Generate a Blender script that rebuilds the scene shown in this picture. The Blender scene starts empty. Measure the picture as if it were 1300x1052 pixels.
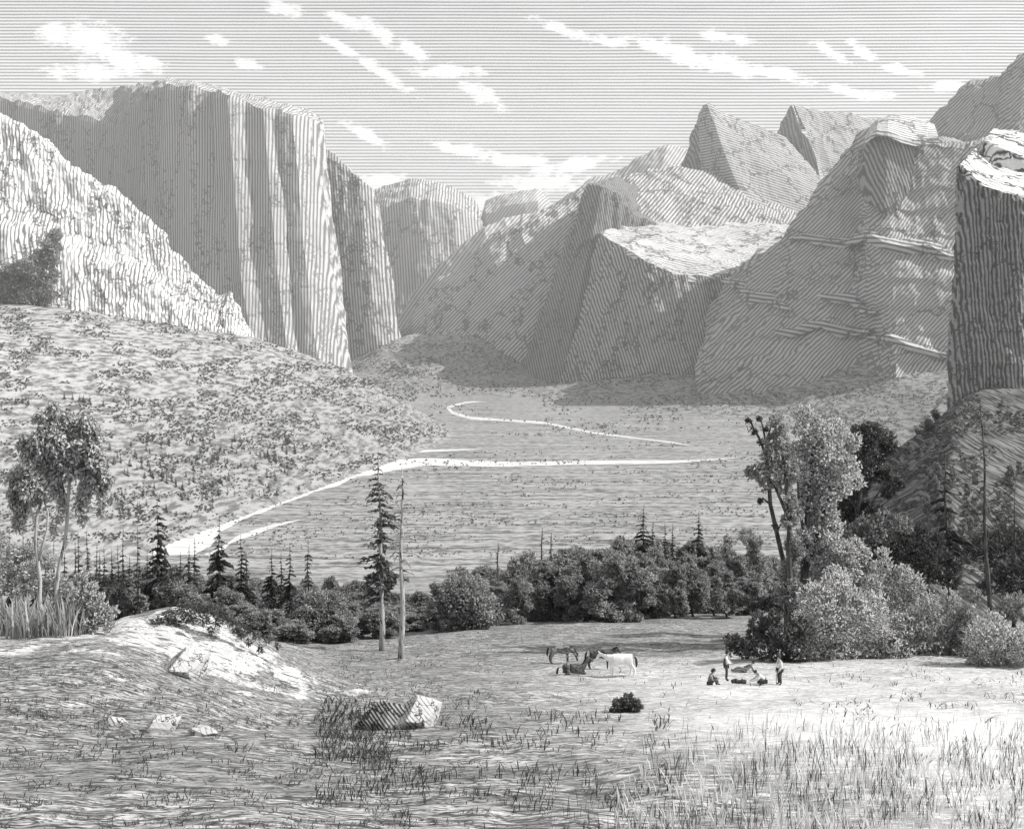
import bpy, math, random
import numpy as np
from mathutils import Vector, Matrix
R = math.radians
rng = np.random.default_rng(7)
random.seed(7)
SC = bpy.context.scene
COL = SC.collection

# ------------------------------------------------------------------ camera, world, sun, exposure
F, CX, HY = 1394.0, 650.0, 400.0            # focal length in photo pixels, centre column, horizon row
CAMZ = 300.0                                # camera height above the valley floor
cam_d = bpy.data.cameras.new('camera'); cam = bpy.data.objects.new('camera', cam_d); COL.objects.link(cam)
cam.location = (0, 0, CAMZ); cam.rotation_euler = (R(90), 0, 0)
cam_d.sensor_width = 36.0; cam_d.lens = 36.0*F/1300.0
cam_d.shift_y = -(526.0-HY)/1300.0
cam_d.clip_start = 0.5; cam_d.clip_end = 60000
SC.camera = cam
SC.view_settings.view_transform = 'Standard'; SC.view_settings.look = 'None'
SC.view_settings.exposure = 1.08; SC.view_settings.gamma = 1.0
SC.cycles.use_denoising = True
SC.cycles.max_bounces = 6; SC.cycles.diffuse_bounces = 4; SC.cycles.transmission_bounces = 4; SC.cycles.volume_bounces = 0

SUN_EL, SUN_AZ = R(41), R(94)              # azimuth clockwise from +Y: sun at the right, a little behind the camera
sl = bpy.data.lights.new('sun', 'SUN'); sl.energy = 2.6; sl.angle = R(0.5); sl.color = (1, 0.985, 0.965)
so = bpy.data.objects.new('sun', sl); COL.objects.link(so)
sd = Vector((math.sin(SUN_AZ)*math.cos(SUN_EL), math.cos(SUN_AZ)*math.cos(SUN_EL), math.sin(SUN_EL)))
so.rotation_euler = sd.to_track_quat('Z', 'Y').to_euler()

class NT:
    """tiny node helper"""
    def __init__(s, tree): s.t = tree; s.n = tree.nodes; s.l = tree.links
    def node(s, typ, **kw):
        n = s.n.new(typ)
        for k, v in kw.items(): setattr(n, k, v)
        return n
    def put(s, sock, v):
        if isinstance(v, bpy.types.NodeSocket): s.l.new(v, sock)
        else: sock.default_value = v
    def m(s, op, a, b=0.0, c=0.0, clamp=False):
        n = s.n.new('ShaderNodeMath'); n.operation = op; n.use_clamp = clamp
        s.put(n.inputs[0], a); s.put(n.inputs[1], b); s.put(n.inputs[2], c)
        return n.outputs[0]
    def smooth(s, x, a, b, lo=0.0, hi=1.0):
        n = s.n.new('ShaderNodeMapRange'); n.interpolation_type = 'SMOOTHSTEP'
        for i, v in enumerate((x, a, b, lo, hi)): s.put(n.inputs[i], v)
        return n.outputs[0]
    def dot(s, v, d):
        n = s.n.new('ShaderNodeVectorMath'); n.operation = 'DOT_PRODUCT'
        s.put(n.inputs[0], v); n.inputs[1].default_value = d
        return n.outputs['Value']
    def scale(s, v, d):
        n = s.n.new('ShaderNodeVectorMath'); n.operation = 'MULTIPLY'
        s.put(n.inputs[0], v); n.inputs[1].default_value = d
        return n.outputs[0]
    def noise(s, v, sc=1.0, det=2.0, rough=0.5, dist=0.0):
        n = s.n.new('ShaderNodeTexNoise'); s.put(n.inputs['Vector'], v)
        n.inputs['Scale'].default_value = sc; n.inputs['Detail'].default_value = det
        n.inputs['Roughness'].default_value = rough; n.inputs['Distortion'].default_value = dist
        return n.outputs['Fac']
    def mix(s, f, a, b):
        n = s.n.new('ShaderNodeMix'); n.data_type = 'FLOAT'
        s.put(n.inputs[0], f); s.put(n.inputs[2], a); s.put(n.inputs[3], b)
        return n.outputs[0]

W = bpy.data.worlds.new('World'); SC.world = W; W.use_nodes = True
w = NT(W.node_tree)
bg = W.node_tree.nodes['Background']; bg.inputs['Strength'].default_value = 0.15
sky = w.node('ShaderNodeTexSky', sky_type='NISHITA', sun_disc=False, sun_elevation=SUN_EL, sun_rotation=SUN_AZ)
sky.air_density = 1.0; sky.dust_density = 2.0
bw = w.node('ShaderNodeRGBToBW'); w.l.new(sky.outputs[0], bw.inputs[0])
tc = w.node('ShaderNodeTexCoord'); sep = w.node('ShaderNodeSeparateXYZ'); w.l.new(tc.outputs['Generated'], sep.inputs[0])
ya = w.m('ADD', w.m('ABSOLUTE', sep.outputs[1]), 0.02)
ca = w.m('DIVIDE', sep.outputs[0], ya); ce = w.m('DIVIDE', sep.outputs[2], ya)
cv = w.node('ShaderNodeCombineXYZ'); w.l.new(ca, cv.inputs[0]); w.l.new(ce, cv.inputs[1])
CLOUDS = [(84,52,20,13,0),(130,58,34,20,10),(160,80,34,15,30),(196,88,20,9,20),(125,98,48,9,0),(365,20,20,8,10),
  (283,58,14,6,10),(320,88,16,7,20),(445,34,28,7,20),(482,48,28,9,30),(528,72,22,8,40),(570,98,36,8,0),(614,126,26,9,25),
  (440,68,28,6,30),(490,100,40,6,32),(468,176,26,7,30),(594,196,34,7,12),(655,207,40,8,5),(725,214,48,8,-8),(690,236,60,10,0),
  (490,236,34,11,0),(618,262,44,12,0),(710,44,34,6,20),(766,59,34,6,8),(825,64,30,8,15),(862,76,34,12,20),(912,88,40,11,12),
  (985,102,44,7,14),(916,55,30,6,10),(1044,72,24,6,30),(1088,74,20,7,35),(1135,96,26,5,12),(1080,124,44,6,8),(1192,116,28,6,-5)]
mn = None
for (px, py, rx, ry, ro) in CLOUDS:
    mp = w.node('ShaderNodeMapping', vector_type='TEXTURE'); w.l.new(cv.outputs[0], mp.inputs[0])
    mp.inputs['Location'].default_value = ((px-CX)/F, (HY-py)/F, 0)
    mp.inputs['Rotation'].default_value = (0, 0, R(-ro)); mp.inputs['Scale'].default_value = (rx/F, ry/F, 1)
    ln = w.node('ShaderNodeVectorMath', operation='LENGTH'); w.l.new(mp.outputs[0], ln.inputs[0])
    mn = ln.outputs['Value'] if mn is None else w.m('MINIMUM', mn, ln.outputs['Value'])
cn = w.noise(w.scale(cv.outputs[0], (1, 1.8, 1)), 60, 5, 0.7)
cloud = w.smooth(w.m('ADD', mn, w.m('MULTIPLY', w.m('SUBTRACT', cn, 0.5), 3.8)), 0.60, 1.40, 1.0, 0.0)
wob = w.m('MULTIPLY', w.noise(w.scale(cv.outputs[0], (1, 2, 1)), 6, 2), 0.6)
tri = w.m('MULTIPLY', w.m('ABSOLUTE', w.m('SUBTRACT', w.m('FRACT', w.m('ADD', w.m('MULTIPLY', ce, F/4.0), wob)), 0.5)), 2.0)
dn = w.noise(w.scale(cv.outputs[0], (1, 7, 1)), 14, 4, 0.6)
duty = w.m('MULTIPLY', w.m('ADD', 0.44, w.m('MULTIPLY', w.m('SUBTRACT', dn, 0.5), 0.35)), w.m('SUBTRACT', 1.0, cloud))
line = w.smooth(tri, w.m('SUBTRACT', duty, 0.22), w.m('ADD', duty, 0.22))
SKY_INK, SKY_PAPER = 0.46, 1.2
val = w.m('MULTIPLY', w.m('MULTIPLY', w.m('POWER', bw.outputs[0], 0.6), 1.35), w.m('MULTIPLY', w.mix(line, SKY_INK, SKY_PAPER), w.mix(cloud, 1.04, 1.22)))
w.l.new(val, bg.inputs['Color'])

# ------------------------------------------------------------------ numpy noise
def _h(ix, iy, iz, seed):
    n = (ix*374761393 + iy*668265263 + iz*2147483647 + seed*1274126177) & 0xffffffff
    n = ((n ^ (n >> 13))*1274126177) & 0xffffffff
    n = ((n ^ (n >> 16))*2246822519) & 0xffffffff
    return ((n ^ (n >> 15)) & 0xffffff)/float(0x7fffff) - 1.0
def vnoise(p, seed=0):
    p = np.asarray(p, float); i = np.floor(p).astype(np.int64); f = p-i; f = f*f*(3-2*f)
    r = 0
    for dx in (0, 1):
        for dy in (0, 1):
            for dz in (0, 1):
                wgt = (f[..., 0] if dx else 1-f[..., 0])*(f[..., 1] if dy else 1-f[..., 1])*(f[..., 2] if dz else 1-f[..., 2])
                r = r+wgt*_h(i[..., 0]+dx, i[..., 1]+dy, i[..., 2]+dz, seed)
    return r
def fbm(p, oc=4, seed=0, gain=0.5, ridge=False):
    p = np.asarray(p, float); a = 1.0; t = 0; s = 0
    for k in range(oc):
        n = vnoise(p*(2.0**k)+k*17.3, seed+k)
        if ridge: n = 1-2*np.abs(n)
        t = t+a*n; s += a; a *= gain
    return t/s
def sstep(x, a, b):
    t = np.clip((x-a)/(b-a), 0, 1); return t*t*(3-2*t)

# ------------------------------------------------------------------ the ground's height (relative to the floor)
YS = [-200, 0, 20, 33, 50, 74, 100, 130, 160, 250, 400, 700, 1200, 1400, 60000]
ZS = [20, -4.5, -9.4, -13.1, -18, -24.7, -30.8, -37, -44, -75, -140, -230, -297, -300, -300]
LB_Y = [0, 600, 1442, 2000, 2535, 2800, 3100, 3500, 4500, 8000]
LB_X = [-760, -640, -450, -310, -170, -150, -350, -900, -2600, -9000]
RB_Y = [0, 1500, 2535, 3500, 4800, 8000]; RB_X = [700, 760, 860, 790, 760, 900]
HB_Y = [0, 120, 250, 700, 800, 1000, 1300, 5000]; HB_X = [75, 85, 105, 100, 185, 400, 1200, 9000]
def gauss(x, y, cx, cy, sx, sy): return np.exp(-((x-cx)/sx)**2-((y-cy)/sy)**2)
def ground_z(x, y):
    x = np.asarray(x, float); y = np.asarray(y, float)
    z = np.interp(y, YS, ZS)
    # smooth the profile a little
    z = 0.5*z+0.25*np.interp(y*1.06, YS, ZS)+0.25*np.interp(y*0.94, YS, ZS)
    near = 1-sstep(y, 110, 200)
    z = z+near*(3.2*sstep(-x-0.12*y, 2, 14)*sstep(y, 30, 55)*(1-sstep(y, 75, 120)))
    z = z+2.1*gauss(x, y, -17.3, 63, 5.2, 7)+0.7*gauss(x, y, -10.5, 60, 4, 5)
    z = z+1.6*gauss(x, y, 36, 120, 30, 45)+0.8*gauss(x, y, 4, 112, 14, 18)
    q = np.stack([x*0.22, y*0.22, x*0], -1)
    z = z+near*0.38*fbm(q, 4, 3)+near*0.07*fbm(q*6, 3, 31)*(1-sstep(y, 60, 110))
    # left talus slope
    s = np.maximum(np.interp(y, LB_Y, LB_X)-x, 0)
    n1 = fbm(np.stack([x/160, y/160, x*0], -1), 4, 5)
    far = sstep(y, 800, 1300)
    z = z+far*(400*(1-np.exp(-s/550)))*(1+0.05*n1)
    # right talus under the mountain
    s = np.maximum(x-np.interp(y, RB_Y, RB_X), 0)
    z = z+far*np.minimum(0.28*s*(1+0.3*n1), 230)
    # hill under the near cliff
    s = np.maximum(x-np.interp(y, HB_Y, HB_X), 0)
    hn = fbm(np.stack([x/40, y/40, x*0], -1), 4, 9)
    hill = np.minimum(z+0.95*s*(1+0.12*hn), -46+4*hn-0.14*np.maximum(735-y, 0))
    z = np.where((s > 0) & (y < 2000), np.maximum(z, hill), z)
    # far centre mound
    z = z+150*gauss(x, y, -480, 5300, 330, 500)*(1+0.35*n1)+120*gauss(x, y, -120, 5700, 420, 500)*(1+0.4*n1)+40*gauss(x, y, 280, 5600, 500, 700)+75*gauss(x, y, 620, 4250, 480, 260)*(1+0.5*n1)+70*gauss(x, y, 1050, 3600, 420, 330)*(1+0.5*n1)
    return z+CAMZ
def gz(x, y): return float(ground_z(np.array([x]), np.array([y]))[0])
_D = np.geomspace(12, 9000, 6000)
def at(px, py, dmin=12, dmax=9000):
    """the first point of the ground seen at a photo pixel"""
    d = _D[(_D >= dmin) & (_D <= dmax)]
    z = ground_z((px-CX)/F*d, d); row = HY-(z-CAMZ)*F/d
    k = np.argmax(row <= py)
    if row[k] > py: k = len(d)-1
    return float((px-CX)/F*d[k]), float(d[k]), float(z[k])
def P(px, py, d): return np.array([(px-CX)/F*d, d, (HY-py)/F*d+CAMZ])

# ------------------------------------------------------------------ materials
def new_mat(name, rough=0.9):
    m = bpy.data.materials.new(name); m.use_nodes = True
    b = m.node_tree.nodes['Principled BSDF']; b.inputs['Roughness'].default_value = rough
    b.inputs['Specular IOR Level'].default_value = 0.1
    return m, NT(m.node_tree), b.inputs['Base Color']
def hatch(name, ink, paper, d, period, duty=0.45, wob=1.0, wsc=0.02, dvar=0.5, dsc=0.01, crack=None, cw=0.05, soft=0.25, stretch=(1, 1, 1)):
    """rock or soil with fine parallel streaks, like the lines of a wood engraving"""
    m, n, out = new_mat(name)
    pos = n.node('ShaderNodeNewGeometry').outputs['Position']
    d = Vector(d).normalized()
    c = n.m('ADD', n.m('MULTIPLY', n.dot(pos, d), 1.0/period), n.m('MULTIPLY', n.noise(pos, wsc, 3), wob))
    tri = n.m('MULTIPLY', n.m('ABSOLUTE', n.m('SUBTRACT', n.m('FRACT', c), 0.5)), 2.0)
    dn = n.noise(n.scale(pos, stretch), dsc, 4, 0.6)
    du = n.m('ADD', duty, n.m('MULTIPLY', n.m('SUBTRACT', dn, 0.5), dvar*2))
    ln = n.smooth(tri, n.m('SUBTRACT', du, soft), n.m('ADD', du, soft))
    if crack:
        v = n.node('ShaderNodeTexVoronoi', feature='DISTANCE_TO_EDGE')
        warp = n.node('ShaderNodeVectorMath', operation='ADD')
        n.l.new(n.scale(pos, crack), warp.inputs[0])
        nz = n.node('ShaderNodeTexNoise'); n.l.new(pos, nz.inputs['Vector']); nz.inputs['Scale'].default_value = crack[0]*4; nz.inputs['Detail'].default_value = 3
        n.l.new(n.scale(nz.outputs['Color'], (0.7, 0.7, 0.7)), warp.inputs[1])
        n.l.new(warp.outputs[0], v.inputs['Vector']); v.inputs['Scale'].default_value = 1.0
        ln = n.m('MULTIPLY', ln, n.smooth(v.outputs['Distance'], cw*0.3, cw))
    n.l.new(n.mix(ln, ink, paper), out)
    return m
def leafmat(name, dark, light, ink, edge=0.085):
    m, n, out = new_mat(name)
    tone = n.node('ShaderNodeAttribute', attribute_name='tone').outputs['Fac']
    uv = n.node('ShaderNodeUVMap').outputs[0]
    s = n.node('ShaderNodeSeparateXYZ'); n.l.new(uv, s.inputs[0])
    eu = n.m('MINIMUM', s.outputs[0], n.m('SUBTRACT', 1.0, s.outputs[0]))
    ev = n.m('MINIMUM', s.outputs[1], n.m('SUBTRACT', 1.0, s.outputs[1]))
    e = n.smooth(n.m('MINIMUM', eu, ev), edge*0.4, edge*1.5)
    c = n.mix(e, ink, n.mix(tone, dark, light)); n.l.new(c, out)
    tr = n.node('ShaderNodeBsdfTranslucent'); n.l.new(c, tr.inputs['Color'])
    mx = n.node('ShaderNodeMixShader'); mx.inputs[0].default_value = 0.48
    n.l.new(m.node_tree.nodes['Principled BSDF'].outputs[0], mx.inputs[1]); n.l.new(tr.outputs[0], mx.inputs[2])
    n.l.new(mx.outputs[0], m.node_tree.nodes['Material Output'].inputs['Surface'])
    return m
def plain(name, a, b, sc=4.0, det=3, stretch=(1, 1, 1), lo=0.35, hi=0.65):
    m, n, out = new_mat(name)
    pos = n.node('ShaderNodeTexCoord').outputs['Object']
    n.l.new(n.mix(n.smooth(n.noise(n.scale(pos, stretch), sc, det, 0.6), lo, hi), a, b), out)
    return m

# ------------------------------------------------------------------ objects and meshes
def tag(o, label=None, cat=None, group=None, kind=None):
    if label: o['label'] = label
    if cat: o['category'] = cat
    if group: o['group'] = group
    if kind: o['kind'] = kind
    return o
def thing(name, label, cat, loc, group=None, rz=0.0):
    o = bpy.data.objects.new(name, None); COL.objects.link(o)
    o.location = loc; o.rotation_euler = (0, 0, rz); o.empty_display_size = 0.3
    return tag(o, label, cat, group)
def dup(o, parent=None):
    c = o.copy(); COL.objects.link(c)
    if parent is not None: c.parent = parent
    for ch in list(o.children): dup(ch, c)
    return c
class MB:
    def __init__(s): s.v = []; s.f = []; s.uv = []; s.tone = []; s.n = 0
    def add(s, v, f, tone=0.5, uv=None):
        v = np.asarray(v, float); s.v.append(v)
        for i, q in enumerate(f):
            s.f.append([int(k)+s.n for k in q])
            s.uv.extend(uv if uv is not None and len(uv) == len(q) else [(0.5, 0.5)]*len(q))
            s.tone.append(tone if np.isscalar(tone) else float(tone[i]))
        s.n += len(v)
    def tube(s, pts, rad, k=7, tone=0.5, cap=True):
        pts = np.asarray(pts, float); m = len(pts); V = []
        t = np.gradient(pts, axis=0); t /= np.linalg.norm(t, axis=1)[:, None]+1e-9
        for i in range(m):
            a = np.cross(t[i], (0.3, 0.9, 0.1)); a /= np.linalg.norm(a)+1e-9; b = np.cross(t[i], a)
            for j in range(k):
                g = 2*math.pi*j/k
                V.append(pts[i]+rad[i]*(a*math.cos(g)+b*math.sin(g)))
        Fc = [[i*k+j, i*k+(j+1) % k, (i+1)*k+(j+1) % k, (i+1)*k+j] for i in range(m-1) for j in range(k)]
        if cap: Fc += [list(range(k))[::-1], [(m-1)*k+j for j in range(k)]]
        s.add(V, Fc, tone)
    def leaves(s, c, d, nrm, L, Wd, tone, bend=0.15):
        """leaf shaped quads: centres, long axes, normals, lengths, widths"""
        c = np.asarray(c, float); n = len(c)
        if n == 0: return
        d = d/(np.linalg.norm(d, axis=1)[:, None]+1e-9)
        sd_ = np.cross(d, nrm); sd_ /= np.linalg.norm(sd_, axis=1)[:, None]+1e-9
        up = np.cross(sd_, d)
        L = np.broadcast_to(L, n)[:, None]; Wd = np.broadcast_to(Wd, n)[:, None]
        a = c-d*L*0.5-up*L*bend*0.5; b = c+sd_*Wd*0.5+up*L*bend*0.5-d*L*0.1; e = c+d*L*0.5-up*L*bend; g = c-sd_*Wd*0.5+up*L*bend*0.5-d*L*0.1
        V = np.stack([a, b, e, g], 1).reshape(-1, 3)
        s.add(V, np.arange(4*n).reshape(n, 4), np.broadcast_to(tone, n), [(0, 0), (1, 0), (1, 1), (0, 1)])
    def build(s, name, mat, parent=None, smooth=False, origin=None):
        me = bpy.data.meshes.new(name)
        V = np.concatenate(s.v) if s.v else np.zeros((0, 3))
        if origin is not None: V = V-np.asarray(origin)
        me.from_pydata(V.tolist(), [], s.f)
        uvl = me.uv_layers.new(name='UVMap'); uvl.data.foreach_set('uv', np.asarray(s.uv, np.float32).ravel())
        at_ = me.attributes.new('tone', 'FLOAT', 'FACE'); at_.data.foreach_set('value', np.asarray(s.tone, np.float32))
        me.materials.append(mat)
        if smooth: me.polygons.foreach_set('use_smooth', [True]*len(me.polygons))
        me.update()
        o = bpy.data.objects.new(name, me); COL.objects.link(o)
        if parent is not None: o.parent = parent
        elif origin is not None: o.location = origin
        return o
def grid_faces(nr, nc):
    i = np.arange(nr-1)[:, None]*nc+np.arange(nc-1)[None, :]
    return np.stack([i, i+1, i+nc+1, i+nc], -1).reshape(-1, 4)
def quick_mesh(name, V, Fc, mat, smooth=True):
    me = bpy.data.meshes.new(name); me.from_pydata(np.asarray(V).reshape(-1, 3).tolist(), [], np.asarray(Fc).tolist())
    me.materials.append(mat); me.polygons.foreach_set('use_smooth', [smooth]*len(me.polygons)); me.update()
    o = bpy.data.objects.new(name, me); COL.objects.link(o); return o

# ------------------------------------------------------------------ ground sheet
def ground_material():
    m, n, out = new_mat('meadow_and_valley')
    pos = n.node('ShaderNodeNewGeometry').outputs['Position']
    sp = n.node('ShaderNodeSeparateXYZ'); n.l.new(pos, sp.inputs[0])
    x, y = sp.outputs[0], sp.outputs[1]
    # valley floor: fine rows of grass and scrub lying across the valley
    v1 = n.noise(n.scale(pos, (0.004, 0.055, 0.02)), 1.0, 6, 0.72)
    v2 = n.noise(n.scale(pos, (0.05, 0.12, 0.05)), 1.0, 5, 0.72)
    vl = n.smooth(n.m('ADD', n.m('MULTIPLY', v1, 0.42), n.m('MULTIPLY', v2, 0.58)), 0.42, 0.57)
    valley = n.mix(vl, 0.10, 0.42)
    # the slopes: streaks running along the hillside
    s1 = n.noise(n.scale(pos, (0.045, 0.03, 0.2)), 1.0, 5, 0.7)
    slope = n.mix(n.smooth(s1, 0.40, 0.58), 0.12, n.mix(n.smooth(sp.outputs[2], 60.0, 260.0), 0.34, 0.46))
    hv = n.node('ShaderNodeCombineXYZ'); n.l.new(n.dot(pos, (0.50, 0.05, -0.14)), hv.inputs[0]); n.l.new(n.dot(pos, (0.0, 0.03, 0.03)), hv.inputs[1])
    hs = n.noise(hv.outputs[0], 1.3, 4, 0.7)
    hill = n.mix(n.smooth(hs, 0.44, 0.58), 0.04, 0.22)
    # near meadow: ragged strokes of dry grass and bare pale soil
    g1 = n.noise(n.scale(pos, (0.9, 2.6, 2.6)), 1.0, 5, 0.68, 0.6)
    g2 = n.noise(n.scale(pos, (2.2, 9.0, 9.0)), 1.0, 3, 0.6, 0.4)
    gp = n.noise(n.scale(pos, (0.09, 0.16, 0.1)), 1.0, 4, 0.6)
    l1 = n.noise(n.scale(pos, (0.55, 2.4, 2.4)), 1.0, 3, 0.6, 0.5); l2 = n.noise(n.scale(pos, (1.3, 5.5, 5.5)), 1.0, 3, 0.65, 0.5)
    ink = n.m('MINIMUM', n.smooth(n.m('ABSOLUTE', n.m('SUBTRACT', l1, 0.5)), 0.010, 0.055), n.smooth(n.m('ABSOLUTE', n.m('SUBTRACT', l2, 0.47)), 0.010, 0.050))
    strokes = n.m('ADD', n.m('MULTIPLY', g1, 0.5), n.m('MULTIPLY', g2, 0.5))
    # pale dry grass to the right and in the open, darker worn ground at the left and along the track
    rightp = n.smooth(n.m('SUBTRACT', x, n.m('MULTIPLY', n.m('SUBTRACT', 75.0, y), 0.10)), -6.0, 10.0)
    farp = n.smooth(y, 76.0, 96.0)
    pale = n.m('MULTIPLY', rightp, n.m('SUBTRACT', 1.0, n.m('MULTIPLY', farp, 0.95)))
    th = n.m('SUBTRACT', n.m('ADD', 0.50, n.m('MULTIPLY', n.m('SUBTRACT', gp, 0.5), 0.30)), n.m('MULTIPLY', pale, 0.045))
    st = n.smooth(strokes, n.m('SUBTRACT', th, 0.05), n.m('ADD', th, 0.05))
    th = n.m('ADD', th, n.m('MULTIPLY', n.m('SUBTRACT', 1.0, pale), 0.035))
    st = n.smooth(strokes, n.m('SUBTRACT', th, 0.05), n.m('ADD', th, 0.05))
    meadow = n.mix(st, 0.16, n.mix(pale, 0.58, 0.70))
    pn = n.m('MULTIPLY', pale, n.smooth(y, 40.0, 62.0, 1.0, 0.0))
    meadow = n.mix(n.m('MAXIMUM', ink, n.m('MAXIMUM', n.m('MULTIPLY', pn, 0.88), n.m('MULTIPLY', pale, 0.55))), 0.07, n.mix(n.m('ADD', 0.35, n.m('MULTIPLY', pn, 0.5)), meadow, n.mix(pale, 0.60, 0.80)))
    # bare pale soil on the bank
    bx = n.m('DIVIDE', n.m('ADD', x, 17.5), 10.5); by = n.m('DIVIDE', n.m('SUBTRACT', y, 55.0), 8.5)
    bl = n.m('ADD', n.m('MULTIPLY', bx, bx), n.m('MULTIPLY', by, by))
    sn = n.noise(n.scale(pos, (0.35, 0.25, 0.5)), 1.0, 5, 0.65)
    soil = n.smooth(n.m('ADD', bl, n.m('MULTIPLY', n.m('SUBTRACT', sn, 0.5), 6.0)), 0.20, 0.55, 1.0, 0.0)
    meadow = n.mix(soil, meadow, n.mix(n.m('MULTIPLY', n.smooth(l1, 0.36, 0.42), n.m('MULTIPLY', n.smooth(strokes, 0.40, 0.46), n.smooth(n.m('ABSOLUTE', n.m('SUBTRACT', l2, 0.5)), 0.006, 0.03))), 0.12, 0.64))
    col = n.mix(n.smooth(y, 160.0, 260.0), meadow, valley)
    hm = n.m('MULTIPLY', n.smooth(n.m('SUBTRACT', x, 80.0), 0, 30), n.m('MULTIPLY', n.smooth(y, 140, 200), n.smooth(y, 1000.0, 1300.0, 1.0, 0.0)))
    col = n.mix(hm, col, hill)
    col = n.mix(n.m('MULTIPLY', n.smooth(sp.outputs[2], 0.8, 7.0), n.smooth(y, 1000.0, 1300.0)), col, slope)
    n.l.new(col, out)
    return m
def build_ground():
    ys = np.concatenate([np.linspace(-200, 8, 12), np.arange(9, 60, 0.28), np.arange(60, 170, 0.7), np.geomspace(170, 7000, 330), np.geomspace(7300, 13500, 10)])
    us = np.concatenate([np.linspace(-1.2, -0.62, 14)[:-1], np.linspace(-0.62, 0.62, 420), np.linspace(0.62, 1.2, 14)[1:]])
    Y, U = np.meshgrid(ys, us, indexing='ij'); X = U*(np.maximum(Y, 0)+14)
    Z = ground_z(X, Y)
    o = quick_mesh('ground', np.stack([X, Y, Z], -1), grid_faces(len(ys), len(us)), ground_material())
    tag(o, kind='structure')
build_ground()

def build_river(pts, name):
    # centre line in photo pixels on the flat floor, half width in pixels
    q = np.array(pts, float); t = np.arange(len(q)); tt = np.linspace(0, len(q)-1, 1400)
    a_, b_, h_ = [np.interp(tt, t, q[:, k]) for k in range(3)]
    for k in range(60):
        for v in (a_, b_): v[1:-1] = (v[:-2]+2*v[1:-1]+v[2:])/4
    da, db = np.gradient(a_), np.gradient(b_); ln = np.hypot(da, db)+1e-9
    z0 = tt*0
    hl = h_*(1+0.55*fbm(np.stack([tt*1.6, z0, z0], -1), 6, 77, .62)); hr = h_*(1+0.55*fbm(np.stack([tt*1.6, z0+9, z0], -1), 6, 79, .62))
    def bank(sg, h): 
        px, py = a_-sg*db/ln*h, b_+sg*da/ln*h*0.8; d = F*(CAMZ-0.6)/(np.maximum(py, 470)-HY)
        return np.stack([(px-CX)/F*d, d, z0+0.6], -1)
    V = np.concatenate([bank(1, hl), bank(-1, hr)]); n = len(tt)
    Fc = [[i, i+1, n+i+1, n+i] for i in range(n-1) if min(h_[i], h_[i+1]) > 0.05]
    hl = hl.clip(0)
    m, nt, out = new_mat('river_water', 0.35)
    pos = nt.node('ShaderNodeNewGeometry').outputs['Position']
    nt.l.new(nt.mix(nt.smooth(nt.noise(nt.scale(pos, (0.02, 0.12, 0)), 1.0, 5, 0.6), 0.36, 0.48), 0.40, 0.76), out)
    tag(quick_mesh(name, V, Fc, m), kind='structure')
build_river([(190,728,24),(226,694,26),(262,670,18),(300,654,12),(345,638,10),(400,618,9),(440,603,9),(485,592,8),(540,586,7),(640,589,4),(760,587,3.0),(860,586,2.2),(938,581,0.25),(960,577,-1),(900,568,-1),(880,566,0.2),(856,562,1.2),(800,555,1.3),(751,549,1.5),(696,537,1.8),(640,533,1.8),(598,531,2.2),(575,524,2.2),(568,517,2.0),(590,511,1.5),(650,506,1.1),(690,503,0.3)], 'river')
build_river([(282,694,.3),(300,684,3),(326,674,4),(352,666,3),(380,660,.3)], 'river_channel')
build_river([(440,581,.2),(470,577,2),(520,573,2.5),(575,571,1.8),(612,570,.2)], 'river_channel')
build_river([(210,728,.5),(250,712,5),(276,700,4),(292,690,.4)], 'river_channel')

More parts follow.
